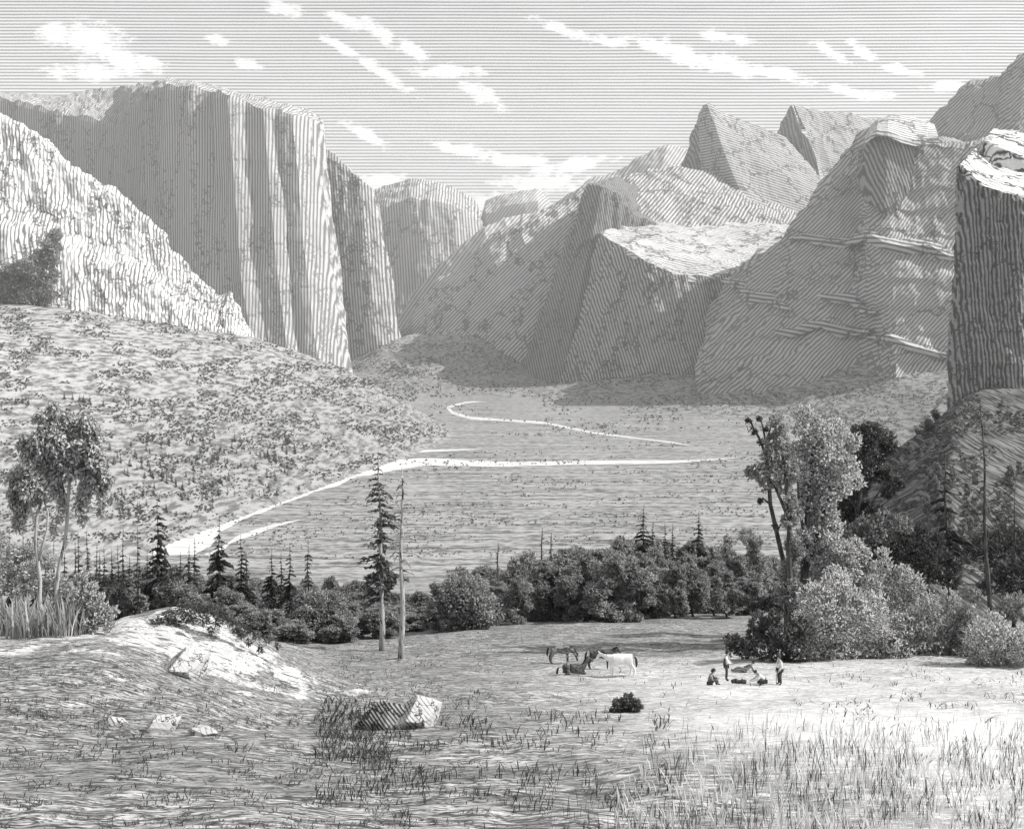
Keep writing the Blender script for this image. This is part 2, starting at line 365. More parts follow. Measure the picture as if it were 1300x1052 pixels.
# ------------------------------------------------------------------ cliffs and mountains
def loft(name, cols, segs, mat, step=3.2, amp=30.0, nsc=0.01, flute=0.5, seed=1, smooth=False, rough=0.35, sink=True, ledge=0.0, lper=90.0, bulge=0.0, kind='structure'):
    """cols: list of columns, each the same number of (px, py, depth) control points from the foot, over the top, to the back"""
    A = np.array([[P(*q) for q in c] for c in cols])            # (C, K, 3)
    pxs = np.array([[q[:2] for q in c] for c in cols], float)
    if sink: A[:, 0, 2] = np.minimum(A[:, 0, 2], -6)           # carry the foot below the valley floor
    cc = []
    for i in range(len(cols)-1):
        dpx = np.linalg.norm(pxs[i+1]-pxs[i], axis=1).max(); k = max(2, int(dpx/step))
        cc += [i+j/k for j in range(k)]
    cc = np.array(cc+[len(cols)-1])
    rr = []
    for i, k in enumerate(segs): rr += [i+j/k for j in range(k)]
    rr = np.array(rr+[len(segs)])
    c0 = np.minimum(cc.astype(int), len(cols)-2); cf = (cc-c0)[:, None, None]
    G = A[c0]*(1-cf)+A[c0+1]*cf                                 # (n, K, 3)
    r0 = np.minimum(rr.astype(int), len(segs)-1); rf = (rr-r0)[None, :, None]
    G = G[:, r0]*(1-rf)+G[:, r0+1]*rf
    du = np.gradient(G, axis=0); dv = np.gradient(G, axis=1)
    N = np.cross(du, dv); N /= np.linalg.norm(N, axis=2)[..., None]+1e-9
    mid = N[:, :max(2, segs[0])].mean((0, 1))
    if mid[1] > 0: N = -N
    # vertical flutes and joints on the faces, then general roughness
    q = G*np.array([nsc, nsc, nsc*0.12]); q2 = G*nsc*1.3
    d = flute*fbm(q*1.7, 4, seed, 0.55, True)+(1-flute)*fbm(q2, 5, seed+9, 0.55)
    d = d+rough*fbm(G*nsc*6*np.array([1, 1, 0.45]), 3, seed+21, 0.6, True)*0.4
    if bulge: G = G+N*(bulge*fbm(G*0.0022*np.array([1, 1, 0.7]), 3, seed+71))[..., None]
    if ledge:
        t = G[..., 2]/lper+0.9*fbm(G*nsc*0.9*np.array([1, 1, 0.3]), 3, seed+51)+0.10*G[..., 0]/lper
        d = d+ledge*(1-(t-np.floor(t))**3)*(0.5+0.7*vnoise(G*nsc*0.8, seed+61))
    G = G+N*(amp*d)[..., None]
    o = quick_mesh(name, G, grid_faces(G.shape[0], G.shape[1]), mat, smooth)
    loft.last = G.reshape(-1, 3)
    return tag(o, kind=kind)

def cols_from(top, foot, dep, back, drop=40, rim=None):
    """straight helper: foot, top, back edge"""
    return [[(f[0], f[1], d), (t[0], t[1], d+60), (t[0], t[1]+drop, d+back)] for t, f, d in zip(top, foot, dep)]

M_elcap = hatch('granite_pale_streaked', 0.19, 0.54, (1, 0, 0.03), 10.0, 0.46, 0.22, 0.008, 0.22, 0.006, crack=(0.009, 0.009, 0.0013), cw=0.022, stretch=(1, 1, 0.25))
M_second = hatch('granite_grey_streaked', 0.13, 0.56, (1, 0, 0.10), 14, 0.47, 0.2, 0.006, 0.2, 0.004, crack=(0.006, 0.006, 0.003), cw=0.035, stretch=(1, 1, 0.3))
M_dome = hatch('granite_far_streaked', 0.16, 0.58, (1, 0, 0.08), 19, 0.46, 0.2, 0.004, 0.2, 0.003, crack=(0.004, 0.004, 0.002), cw=0.03, stretch=(1, 1, 0.3))
M_diag = hatch('granite_slanting_streaks', 0.14, 0.58, (0.72, 0, -0.7), 15, 0.46, 0.2, 0.004, 0.2, 0.003, crack=(0.0035, 0.0035, 0.003), cw=0.03)
M_fardiag = hatch('granite_far_slanting_streaks', 0.20, 0.58, (0.8, 0, -0.6), 22, 0.42, 0.2, 0.004, 0.2, 0.003)
M_butt = hatch('granite_buttress_streaks', 0.08, 0.44, (1, 0, 0.22), 11.5, 0.5, 0.25, 0.007, 0.22, 0.005, crack=(0.006, 0.006, 0.0022), cw=0.028, stretch=(1, 1, 0.3))
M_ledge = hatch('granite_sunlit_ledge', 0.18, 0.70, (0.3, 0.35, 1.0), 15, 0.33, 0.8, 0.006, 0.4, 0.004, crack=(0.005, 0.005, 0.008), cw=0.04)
M_right = hatch('granite_right_slanting', 0.15, 0.48, (0.72, 0, -0.7), 8.6, 0.48, 0.2, 0.005, 0.16, 0.005, crack=(0.003, 0.003, 0.005), cw=0.018)
M_spire = hatch('granite_spire_streaks', 0.11, 0.52, (0.25, 0, 1.0), 15, 0.45, 0.25, 0.004, 0.2, 0.004, crack=(0.004, 0.004, 0.004), cw=0.03)
M_shade_wall = hatch('granite_shaded_wall_streaks', 0.07, 0.30, (1, 0, 0.2), 11, 0.5, 0.25, 0.007, 0.2, 0.005, crack=(0.006, 0.006, 0.0022), cw=0.028, stretch=(1, 1, 0.3))  # darker copy of the granite: shade of left-facing walls put into the colour
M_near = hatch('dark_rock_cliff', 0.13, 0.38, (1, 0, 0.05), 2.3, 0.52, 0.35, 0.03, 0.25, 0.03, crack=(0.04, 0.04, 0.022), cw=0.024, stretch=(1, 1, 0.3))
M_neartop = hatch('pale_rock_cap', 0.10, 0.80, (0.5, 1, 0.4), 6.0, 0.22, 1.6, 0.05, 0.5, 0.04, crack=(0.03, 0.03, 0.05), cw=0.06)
M_crop = hatch('white_weathered_rock', 0.15, 0.70, (1, 0, 0.12), 7.0, 0.30, 0.5, 0.02, 0.6, 0.014, crack=(0.012, 0.012, 0.005), cw=0.03, stretch=(1, 1, 0.5))

# great square-topped cliff on the left (foot, shoulder, rim, plateau crest, back)
EC = [(-120,-120,106,480,4800),(-60,-60,112,480,4700),(0,0,121,480,4600),(62,62,138,480,4480),(112,118,148,480,4380),(152,172,157,480,4300),(166,192,138,490,4120),(186,217,119,500,3960),
      (212,248,108,505,3860),(242,276,109,505,3800),(268,302,114,505,3790),(292,330,122,505,3702),(312,351,128,505,3728),(334,374,134,505,3700),(350,391,139,505,3738),(370,411,144,505,3720),(390,432,148,505,3800),(403,446,158,505,3930)]
CR = {0:108,1:112,2:117,3:120,4:115,5:111,6:107,7:103,8:100,9:102,10:107,11:115,12:119,13:123,14:127,15:132,16:140,17:151}
cols = []
for i, (tx, fx, ty, fy, d) in enumerate(EC):
    cols.append([(fx, fy, d-120), (tx+(fx-tx)*0.42, ty+(fy-ty)*0.55, d), (tx, ty+4, d+70), (tx, CR[i]+5, d+520), (tx, CR[i]+20, d+1500)])
cols.append([(444,500,4350),(424,320,4400),(404,156,4500),(400,152,4900),(400,165,5600)])
cols.append([(440,495,5200),(420,320,5250),(398,160,5300),(392,155,5600),(392,168,6200)])
loft('granite_cliff', cols, [55, 62, 10, 8], M_elcap, 3.0, 27, 0.0055, 0.8, 3, rough=0.2, ledge=0.22, lper=150)

# second cliff behind it, then the far domes
cols = [[(330,470,5700),(340,300,5800),(345,165,5900),(345,180,7000)]]
for tx, ty, fx, d in ((385,174,420,5500),(403,186,430,5450),(420,199,448,5400),(440,213,466,5380),(456,227,484,5360),(470,241,500,5380),(477,262,514,5500)):
    cols.append([(fx,480,d-80),(tx+(fx-tx)*0.5,ty+(450-ty)*0.6,d),(tx,ty,d+120),(tx,ty+12,d+1400)])
cols.append([(512,480,6400),(492,370,6400),(478,262,6400),(470,270,7600)])
loft('granite_buttress', cols, [40, 40, 8], M_second, 3.0, 40, 0.006, 0.7, 13)
cols = []
for tx, ty, d in ((440,258,7800),(472,244,7600),(490,238,7450),(520,228,7400),(545,231,7400),(575,241,7450),(596,251,7550),(607,266,7800),(612,290,8300)):
    cols.append([(tx+(tx-520)*0.05,480,d-200),(tx,ty+24,d),(tx,ty,d+400),(tx,ty+20,d+2200)])
loft('granite_dome', cols, [60, 10, 8], M_dome, 3.0, 45, 0.004, 0.7, 23)
cols = []
for tx, ty, d in ((598,300,9300),(612,276,9000),(618,256,8900),(642,248,8850),(664,244,8800),(681,241,8800),(690,247,8900),(700,262,9100),(716,280,9500)):
    cols.append([(tx,470,d-200),(tx,ty+16,d),(tx,ty,d+250),(tx,ty+25,d+2200)])
loft('granite_dome', cols, [50, 8, 8], M_fardiag, 3.0, 40, 0.004, 0.6, 29)
# far pale mountain
cols = []
for tx, ty, d in ((640,330,8300),(690,270,8200),(722,250,8100),(746,232,8000),(790,213,8000),(828,196,8000),(848,186,8000),(866,189,8050),(900,215,8100),(960,240,8200)):
    cols.append([(tx-40,470,d-1200),(tx-18,ty+60,d-500),(tx,ty,d),(tx,ty+40,d+2000)])
loft('far_mountain', cols, [24, 24, 8], M_fardiag, 3.2, 60, 0.003, 0.3, 37)
# long ridge that runs down to the valley in the centre: a far one and a nearer one
cols = []
for tx, ty, d in ((500,420,7200),(512,396,7100),(530,370,7050),(560,338,7000),(590,310,7000),(614,288,7000),(640,278,7050),(690,270,7200)):
    cols.append([(tx+30,470,d-600),(tx+8,ty+30,d-150),(tx,ty,d),(tx-10,ty+90,d+900)])
loft('mountain_spur', cols, [30, 12, 8], M_fardiag, 3.0, 35, 0.005, 0.4, 41)
cols = []
for tx, ty, d in ((496,446,6350),(513,420,6300),(526,396,6250),(545,378,6200),(562,358,6150),(580,343,6100),(602,325,6050),(628,303,6000),(652,285,6000),(676,276,6000),(702,264,6050),(728,251,6100),(748,236,6150),(790,230,6250)):
    cols.append([(tx+60,490,d-900),(tx+30,ty+(480-ty)*0.5,d-480),(tx,ty,d),(tx-15,ty+70,d+900)])
loft('mountain_spur', cols, [34, 34, 8], M_diag, 3.0, 75, 0.005, 0.5, 43)
# wall with shade put into its colour, and the broad sunlit ledge: upper wall, hill above, then the front block
cols = []
for (tx, ty), (fx, fy), d in (((722,330),(655,470),5500),((744,242),(668,470),5150),((752,238),(690,475),4950),((764,240),(712,485),4850),((784,250),(745,485),4900),((800,275),(770,490),4960),((850,300),(820,490),5050)):
    cols.append([(fx,fy,d-150),(tx+(fx-tx)*0.55,ty+(fy-ty)*0.6,d-60),(tx,ty,d+30),(tx+30,ty-8,d+700),(tx+30,ty+30,d+1500)])
loft('granite_wall', cols, [36, 36, 8, 6], M_shade_wall, 3.0, 38, 0.007, 0.75, 53)
cols = []
for (tx, ty), (fx, fy), d in (((746,244),(740,330),5250),((772,236),(770,330),5200),((800,224),(800,330),5200),((832,216),(840,320),5250),((862,213),(880,310),5300),((905,222),(920,300),5350),((950,240),(960,300),5400),((1005,262),(1010,310),5450),((1060,290),(1050,330),5500)):
    cols.append([(fx,fy,d-350),(tx+(fx-tx)*0.5,ty+(fy-ty)*0.5,d-50),(tx,ty,d+500),(tx,ty+30,d+1300)])
loft('granite_hill', cols, [20, 20, 8], M_diag, 3.0, 45, 0.006, 0.4, 59, sink=False)
# front block: foot, mid, rim, then the sloping ledge behind the rim
FB = [((770,262),(708,505),(762,292),5050),((773,300),(716,508),(766,299),4700),((800,318),(742,506),(798,318),4420),((830,336),(800,504),(828,337),4330),((860,350),(838,502),(858,351),4300),
      ((895,352),(870,500),(893,351),4310),((924,348),(896,500),(924,348),4360)]
LG = [(790,262),(800,266),(832,274),(880,279),(940,281),(985,284),(1010,284)]
cols = []
for (a, ft, rm, d), lg in zip(FB, LG):
    cols.append([(ft[0],ft[1],d-160),(rm[0]+(ft[0]-rm[0])*0.5,rm[1]+(ft[1]-rm[1])*0.55,d-60),(rm[0],rm[1],d)])
cols.append([(912,500,4800),(925,420,4800),(938,345,4800)])
loft('granite_block', cols, [40, 40], M_butt, 3.0, 44, 0.0075, 0.8, 61, ledge=0.2, lper=140)
cols = []
for (a, ft, rm, d), lg in zip(FB, LG):
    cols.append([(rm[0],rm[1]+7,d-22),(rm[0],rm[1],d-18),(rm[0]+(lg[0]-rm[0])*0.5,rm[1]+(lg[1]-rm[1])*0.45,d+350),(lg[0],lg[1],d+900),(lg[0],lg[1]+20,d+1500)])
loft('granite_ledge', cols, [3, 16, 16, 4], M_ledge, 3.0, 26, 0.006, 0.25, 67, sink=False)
# two pointed peaks
def peak(name, cols, d, seed):
    # a sheer face on the left, its shade put into darker granite, an edge that drops towards the viewer, a long sunny back sloping to the right
    C = [[(f[0], f[1], d+f[2]), (m_[0], m_[1], d+m_[2]), (t[0], t[1], d+t[2]), (t[0]+10, t[1]+30, d+t[2]+900)] for f, m_, t in cols]
    loft(name, C[2:], [26, 26, 8], M_spire, 2.4, 30, 0.007, 0.45, seed, sink=False)
    return loft('granite_peak_face', C[:3], [26, 26, 8], M_shade_wall, 2.4, 30, 0.007, 0.45, seed, sink=False)
peak('granite_peak', [((852,262,380),(864,216,340),(872,196,330)),((866,264,300),(874,200,260),(880,168,240)),((896,268,60),(890,196,90),(889,147,100)),((954,276,-420),(922,200,-230),(897,134,0)),
    ((975,286,-380),(940,200,-170),(912,141,50)),((1000,292,-330),(968,208,-120),(934,150,110)),((1020,296,-300),(990,218,-80),(954,157,170)),((1040,302,-260),(1008,228,-40),(978,167,220)),((1058,308,-220),(1030,242,0),(998,180,260)),((1080,315,-160),(1052,262,40),(1024,208,300)),((1100,325,-100),(1080,290,80),(1054,244,340)),((1120,340,0),(1104,320,120),(1090,292,380))], 6000, 71)
peak('granite_peak', [((976,262,300),(982,200,270),(988,172,260)),((1002,262,150),(998,196,150),(997,152,120)),((1060,276,-350),(1034,196,-190),(1007,135,0)),((1080,278,-320),(1052,200,-150),(1022,138,60)),
    ((1110,280,-280),(1080,206,-100),(1046,142,130)),((1140,282,-240),(1110,212,-60),(1078,145,210)),((1165,286,-200),(1140,222,-20),(1113,156,290)),((1190,290,-160),(1170,236,20),(1150,180,350)),((1220,300,-100),(1210,270,60),(1200,230,420))], 6800, 73)
# right mountain: front slope with the knob, and the high shoulder behind it
RM = [((905,395),(890,510),4250),((926,346),(905,512),4150),((962,320),(960,520),4000),((1000,290),(1000,520),3900),((1050,241),(1050,520),3800),((1090,209),(1090,520),3750),((1096,192),(1108,520),3650),((1099,177),(1118,520),3600),((1112,168),(1128,520),3570),((1126,169),(1140,520),3555),((1142,177),(1160,520),3550),
      ((1162,182),(1180,520),3545),((1176,180),(1192,520),3540),((1192,178),(1202,520),3530),((1215,184),(1225,520),3510),((1262,180),(1270,520),3480),((1330,180),(1330,520),3450)]
cols = []
for (tx, ty), (fx, fy), d in RM:
    cols.append([(fx,fy,d-420),(tx+(fx-tx)*0.6,ty+(fy-ty)*0.62,d-240),(tx+(fx-tx)*0.2,ty+(fy-ty)*0.30,d-60),(tx,ty,d+40),(tx+6,ty-3,d+240),(tx+6,ty+40,d+1100)])
loft('granite_mountain', cols, [30, 30, 30, 5, 6], M_right, 3.0, 38, 0.006, 0.45, 83, rough=0.35, ledge=0.32, lper=75, bulge=95)
def depth_on(G, px, py):
    d = G[:, 1]; e = (G[:, 0]/d*F+CX-px)**2+(HY-(G[:, 2]-CAMZ)*F/d-py)**2
    k = np.argsort(e)[:12]; return float(d[k].min())
RMG = loft.last
# broken shelves that cross the mountain's face
for sd, pts in ((1, [(1000,300,3),(1020,302,6),(1045,306,8),(1075,303,9),(1100,300,11),(1125,306,10),(1150,312,12),(1180,316,10),(1206,322,7),(1225,326,3)]), (2, [(918,356,2),(935,362,8),(955,372,11),(972,380,9),(990,386,5),(1002,390,2)]),
                (3, [(985,424,2),(1004,418,8),(1026,416,9),(1046,412,6),(1066,416,9),(1088,424,7),(1104,420,3)]), (4, [(1040,372,2),(1062,376,7),(1082,382,9),(1100,392,6),(1112,398,2)]), (5, [(1098,424,2),(1130,432,6),(1160,438,7),(1190,448,5),(1215,456,2)])):
    cols = []
    for k, (px, py, w_) in enumerate(pts):
        py += 5*math.sin(k*2.3+sd*1.7); w_ *= .8
        d = depth_on(RMG, px, py); cols.append([(px-3, py+w_*1.1, d-8), (px, py, d-8-w_*2.0), (px+4, py-w_*0.9, d+22)])
    loft('rock_shelf', cols, [5, 6], M_spire, 2.2, 9, 0.03, 0.3, 300+sd, sink=False)
# the knob's sheer side, in the same shade-darkened granite
cols = []
for (tx, ty), (fx, fy) in (((1096,186),(1086,226)),((1099,176),(1096,246)),((1111,169),(1108,262)),((1126,170),(1124,275)),((1142,178),(1140,268)),((1153,182),(1154,240)),((1160,186),(1162,212))):
    cols.append([(px, py, depth_on(RMG, px, py)-16) for px, py in ((fx, fy), (tx*.5+fx*.5, ty*.5+fy*.5), (tx, ty+3))])
loft('granite_knob', cols, [18, 18], M_shade_wall, 2.4, 12, 0.016, 0.8, 311, sink=False)
cols = []
for (tx, ty), d in (((1060,290),4900),((1100,240),4800),((1150,190),4700),((1184,157),4600),((1198,140),4580),((1212,125),4550),((1232,106),4520),((1256,105),4500),((1272,100),4500),((1281,92),4480),((1290,82),4450),((1302,75),4430),((1340,60),4400),((1400,50),4400)):
    cols.append([(tx-10,ty+190,d-420),(tx-4,ty+52,d-90),(tx,ty,d),(tx+10,ty+20,d+1300)])
loft('granite_shoulder', cols, [34, 18, 8], M_right, 3.0, 42, 0.007, 0.35, 89, rough=0.4, ledge=0.4, lper=100, sink=False)
cols = []
for (rx, ry), (tx, ty), d in (((1098,180),(1099,172),3600),((1105,172),(1106,160),3575),((1113,168),(1115,152),3560),((1127,169),(1128,147),3548),((1143,176),(1142,146),3544),((1162,181),(1158,149),3545),((1177,179),(1172,153),3542),((1192,177),(1186,158),3534)):
    cols.append([(rx,ry+5,d-8),(rx,ry-2,d),(tx,ty,d+170),(tx+6,ty+30,d+500)])
loft('rock_cap', cols, [4, 12, 4], M_ledge, 2.4, 6, 0.02, 0.3, 97, sink=False)
# near dark cliff at the right edge with a pale stepped cap
NC = [((1236,205),(1222,540),880),((1221,211),(1207,545),745),((1228,222),(1216,545),735),((1250,238),(1245,550),728),((1275,246),(1272,555),724),((1310,256),(1310,560),722),((1420,262),(1420,570),720)]
cols = []
for (tx, ty), (fx, fy), d in NC:
    cols.append([(fx,fy,d-10),(tx*0.5+fx*0.5,ty*0.5+fy*0.5,d-3),(tx,ty,d)])
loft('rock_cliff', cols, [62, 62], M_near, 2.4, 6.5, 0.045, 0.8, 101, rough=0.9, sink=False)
cols = [[(1238,208,882),(1240,194,885),(1244,193,960),(1246,230,1000)]]
for (tx, ty), (fx, fy), d in NC[1:]:
    k = (tx-1221)*0.12
    cols.append([(tx,ty+6,d-2.5),(tx,ty-2,d-2),(tx+16,ty-22-k,d+55),(tx+16,ty+14,d+70)])
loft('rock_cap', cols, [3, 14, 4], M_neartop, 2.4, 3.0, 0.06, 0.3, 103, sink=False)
cols = []
for (tx, ty), d in (((1246,186),860),((1250,180),842),((1262,184),832),((1280,190),826),((1302,202),822),((1400,225),820)):
    cols.append([(tx-2,ty+40,d-4),(tx,ty+3,d),(tx,ty,d+2),(tx+12,ty-16-(tx-1246)*0.18,d+60),(tx+30,ty+30,d+160)])
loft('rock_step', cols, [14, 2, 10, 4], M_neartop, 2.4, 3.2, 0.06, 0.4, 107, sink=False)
# white rock outcrop above the left slope
CP = [(-60,132),(-20,146),(0,151),(20,160),(45,172),(62,186),(86,212),(108,226),(130,241),(150,252),(170,266),(190,286),(206,302),(211,322),(230,336),(248,350),(264,370),(274,384),(281,382),(291,371),(300,392),(312,424),(322,440)]
cols = []
for i, (tx, ty) in enumerate(CP):
    d = 2640+max(0, tx)*0.75
    fy = 392+max(0, tx)*0.18
    cols.append([(tx+4,fy+26,d-150),(tx+2,ty+(fy-ty)*0.55+6,d-95),(tx,ty+(fy-ty)*0.42,d-40),(tx,ty,d),(tx-8,ty+6,d+180),(tx-10,ty+120,d+420)])
loft('rock_outcrop', cols, [26, 6, 26, 5, 6], M_crop, 2.6, 32, 0.013, 0.6, 113, rough=0.5, sink=False)

# ------------------------------------------------------------------ trees and plants
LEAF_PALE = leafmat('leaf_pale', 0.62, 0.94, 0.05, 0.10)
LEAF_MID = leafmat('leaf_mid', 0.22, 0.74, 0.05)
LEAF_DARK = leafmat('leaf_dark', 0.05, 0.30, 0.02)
NEEDLE = leafmat('needle_foliage', 0.04, 0.18, 0.03, 0.06)
NEEDLE_PALE = leafmat('needle_foliage_pale', 0.07, 0.34, 0.03)  # paler needles, for the shaggy pine alone
BARK_DARK = plain('dark_bark', 0.03, 0.14, 6, 4, (1, 1, 0.15))
BARK_PALE = plain('pale_bark', 0.05, 0.40, 5, 4, (1, 1, 0.2), 0.36, 0.5)
GRASS_DARK = leafmat('grass_blade_dark', 0.03, 0.12, 0.03, 0.05)
GRASS_MID = leafmat('grass_blade_mid', 0.05, 0.22, 0.05, 0.05)
GRASS_PALE = leafmat('grass_blade_pale', 0.60, 0.84, 0.35, 0.10)

def unit(a): return a/(np.linalg.norm(a, axis=-1)[..., None]+1e-9)
def clump(mb, c, r, n, size, up=0.25, droop=0.0, tone=(0.0, 1.0), shell=0.55, aspect=0.55, squash=(1, 1, 1), r_=rng):
    """leaves spread through an uneven lump of foliage"""
    c = np.asarray(c, float); d = unit(r_.normal(size=(n, 3)))
    lump = 1+0.45*vnoise(d*2.4+c[None, :]*0.37, 5)
    rad = r*(shell+(1-shell)*r_.random(n)**0.6)*lump
    p = c+d*rad[:, None]*np.asarray(squash)
    ax = unit(d+r_.normal(size=(n, 3))*0.55+np.array([0, 0, up-droop]))
    nr = unit(d+r_.normal(size=(n, 3))*0.6)
    t = np.clip(tone[0]+(tone[1]-tone[0])*(0.5+0.55*vnoise(p/(r*0.45)+3.1, 8)+0.25*(r_.random(n)-0.5)), 0, 1)
    mb.leaves(p, ax, nr, size*(0.7+0.6*r_.random(n)), size*aspect*(0.7+0.6*r_.random(n)), t)
def limb(a, b, sag=0.0, wob=0.12, n=6, r_=rng):
    a = np.asarray(a, float); b = np.asarray(b, float); L = np.linalg.norm(b-a)
    t = np.linspace(0, 1, n)[:, None]; p = a*(1-t)+b*t
    j = r_.normal(size=(n, 3))*wob*L/n; j[0] = 0; j[-1] = 0
    return p+j+np.array([0, 0, sag*L])*(4*t*(1-t))

def leafy(name, label, cat, base, lumps, trunks, leafm, barkm, size, dens, group=None, droop=0.0, up=0.25, tone=(0, 1), jit=0.5, aspect=0.55, extra=None):
    """a tree or bush: lumps are (point, radius), trunks are (points, r0, r1)"""
    base = np.asarray(base, float); t = thing(name, label, cat, base, group)
    if trunks:
        mb = MB()
        for pts, r0, r1 in trunks:
            pts = np.asarray(pts, float); mb.tube(pts, np.linspace(r0, r1, len(pts)), 8)
        mb.build('trunk', barkm, t, True, base)
    mb = MB()
    for (c, r) in lumps:
        n = int(1.7*dens*r*r/(size*size))
        clump(mb, c, r, n, size, up, droop, tone, aspect=aspect)
    if extra: extra(mb)
    mb.build('crown' if trunks else 'foliage', leafm, t, False, base)
    return t
def pxl(lumps, d, jit=1.0):
    return [(P(a, b, d+rng.uniform(-jit, jit)*r*d/F), r*d/F) for a, b, r in lumps]
def pxt(pts, d, r0, r1, dd=0.0):
    return ([P(a, b, d+dd*i) for i, (a, b) in enumerate(pts)], r0*d/F, r1*d/F)

# round-headed forest trees beyond the meadow: three prototypes, copied
def round_tree_proto(seed, leafm, H=11.0):
    r_ = np.random.default_rng(seed)
    t = thing('round_tree', 'round-crowned dark leafy tree in the dense grove beyond the meadow', 'tree', (0, 0, 0), 'trees of the dark grove beyond the meadow')
    mb = MB(); mb.tube(limb((0, 0, -1), (r_.uniform(-.4, .4), 0, H*0.6), 0, .2, 6, r_), np.linspace(0.28, 0.10, 6), 7)
    for k in range(4):
        g = r_.uniform(0, 6.28); mb.tube(limb((0, 0, H*0.3), (math.cos(g)*2, math.sin(g)*2, H*0.62), 0.05, .2, 5, r_), np.linspace(0.12, 0.04, 5), 5)
    mb.build('trunk', BARK_DARK, t, True)
    mb = MB()
    for k in range(20):
        g = r_.uniform(0, 6.28); h = r_.uniform(0.10, 0.92); q = (1-abs(h-0.45)/0.62)**0.6
        rr = r_.uniform(0.9, 1.7); cx = math.cos(g)*2.4*q; cy = math.sin(g)*2.4*q
        clump(mb, (cx, cy, h*H), rr, int(70*rr*rr/0.16), 0.56, 0.3, 0, (0, 1), shell=0.2, squash=(1, 1, 0.85), r_=r_)
    mb.build('crown', leafm, t)
    return t
LEAF_GROVE = leafmat('leaf_grove', 0.18, 0.80, 0.04)
RP = [round_tree_proto(s, LEAF_GROVE) for s in (1, 2, 3, 4)]
used = set()
def place_copy(proto, x, y, z, sx, sz, rz):
    o = proto if proto not in used else dup(proto)
    used.add(proto)
    o.location = (x, y, z); o.scale = (sx, sx, sz); o.rotation_euler = (0, 0, rz)
    return o
def top_line(px):
    return np.interp(px, [0,60,130,170,215,250,300,340,362,400,440,475,505,525,548,570,600,625,655,690,720,745,780,830,870,900,930,960,1000],
                         [738,735,716,712,712,716,722,728,738,728,731,738,746,748,736,722,712,708,706,694,684,682,676,678,680,682,690,694,704])
for (px0, px1, n, d0, d1, lift) in ((372,985,24,165,185,0),(300,975,21,140,160,14),(330,850,15,122,134,34),(150,470,14,128,150,18),(240,450,9,104,116,38),(60,390,20,150,172,3),(90,330,13,120,140,22),(395,600,12,112,126,22),(560,960,18,128,138,24)):
    for k in range(n):
        px = px0+(px1-px0)*(k+0.5+rng.uniform(-.3, .3))/n; d = rng.uniform(d0, d1)
        x = (px-CX)/F*d; z = gz(x, d)
        top = top_line(px)+lift*rng.uniform(0.7, 1.3)+rng.uniform(-4, 5)
        ht = (HY-top)/F*d+CAMZ-z
        if ht < 2.0: continue
        if px > 560 and lift > 30 and px < 640: pass
        sz = ht/11.6; sx = float(np.clip(sz*rng.uniform(0.95, 1.25), 0.55, 1.5))
        place_copy(RP[int(rng.integers(4))], x, d, z-0.2, sx, sz, rng.uniform(0, 6.28))
# paler round trees standing out of the grove
for px, top, bot, d, wpx, lab in ((660,702,760,150,46,'pale round-headed tree among the dark grove, below two dead spikes'),(600,742,805,118,84,'broad mid grey bush at the meadow edge in the middle of the grove'),
                            (410,758,812,112,70,'broad mid grey bush at the grove edge, left of the tall pines'),(924,671,770,150,26,'small rounded sapling left of the big trees, shorter of the two'),(956,663,772,148,36,'small fan-shaped sapling beside the leaning bare trunk')):
    x = (px-CX)/F*d; z = gz(x, d); c = P(px, top, d); r = wpx*0.5*d/F; H = c[2]-z
    lumps = [(np.array([x+rng.uniform(-.55, .55)*r, d+rng.uniform(-.5, .5)*r, z+H*h]), r*rng.uniform(.42, .6)) for h in np.linspace(0.25, 0.86, 9)]
    leafy('round_tree', lab, 'tree', (x, d, z), lumps, [(limb((x, d, z-.5), (x, d, z+H*.6)), .2, .06)], LEAF_MID, BARK_DARK, 0.45, 30)

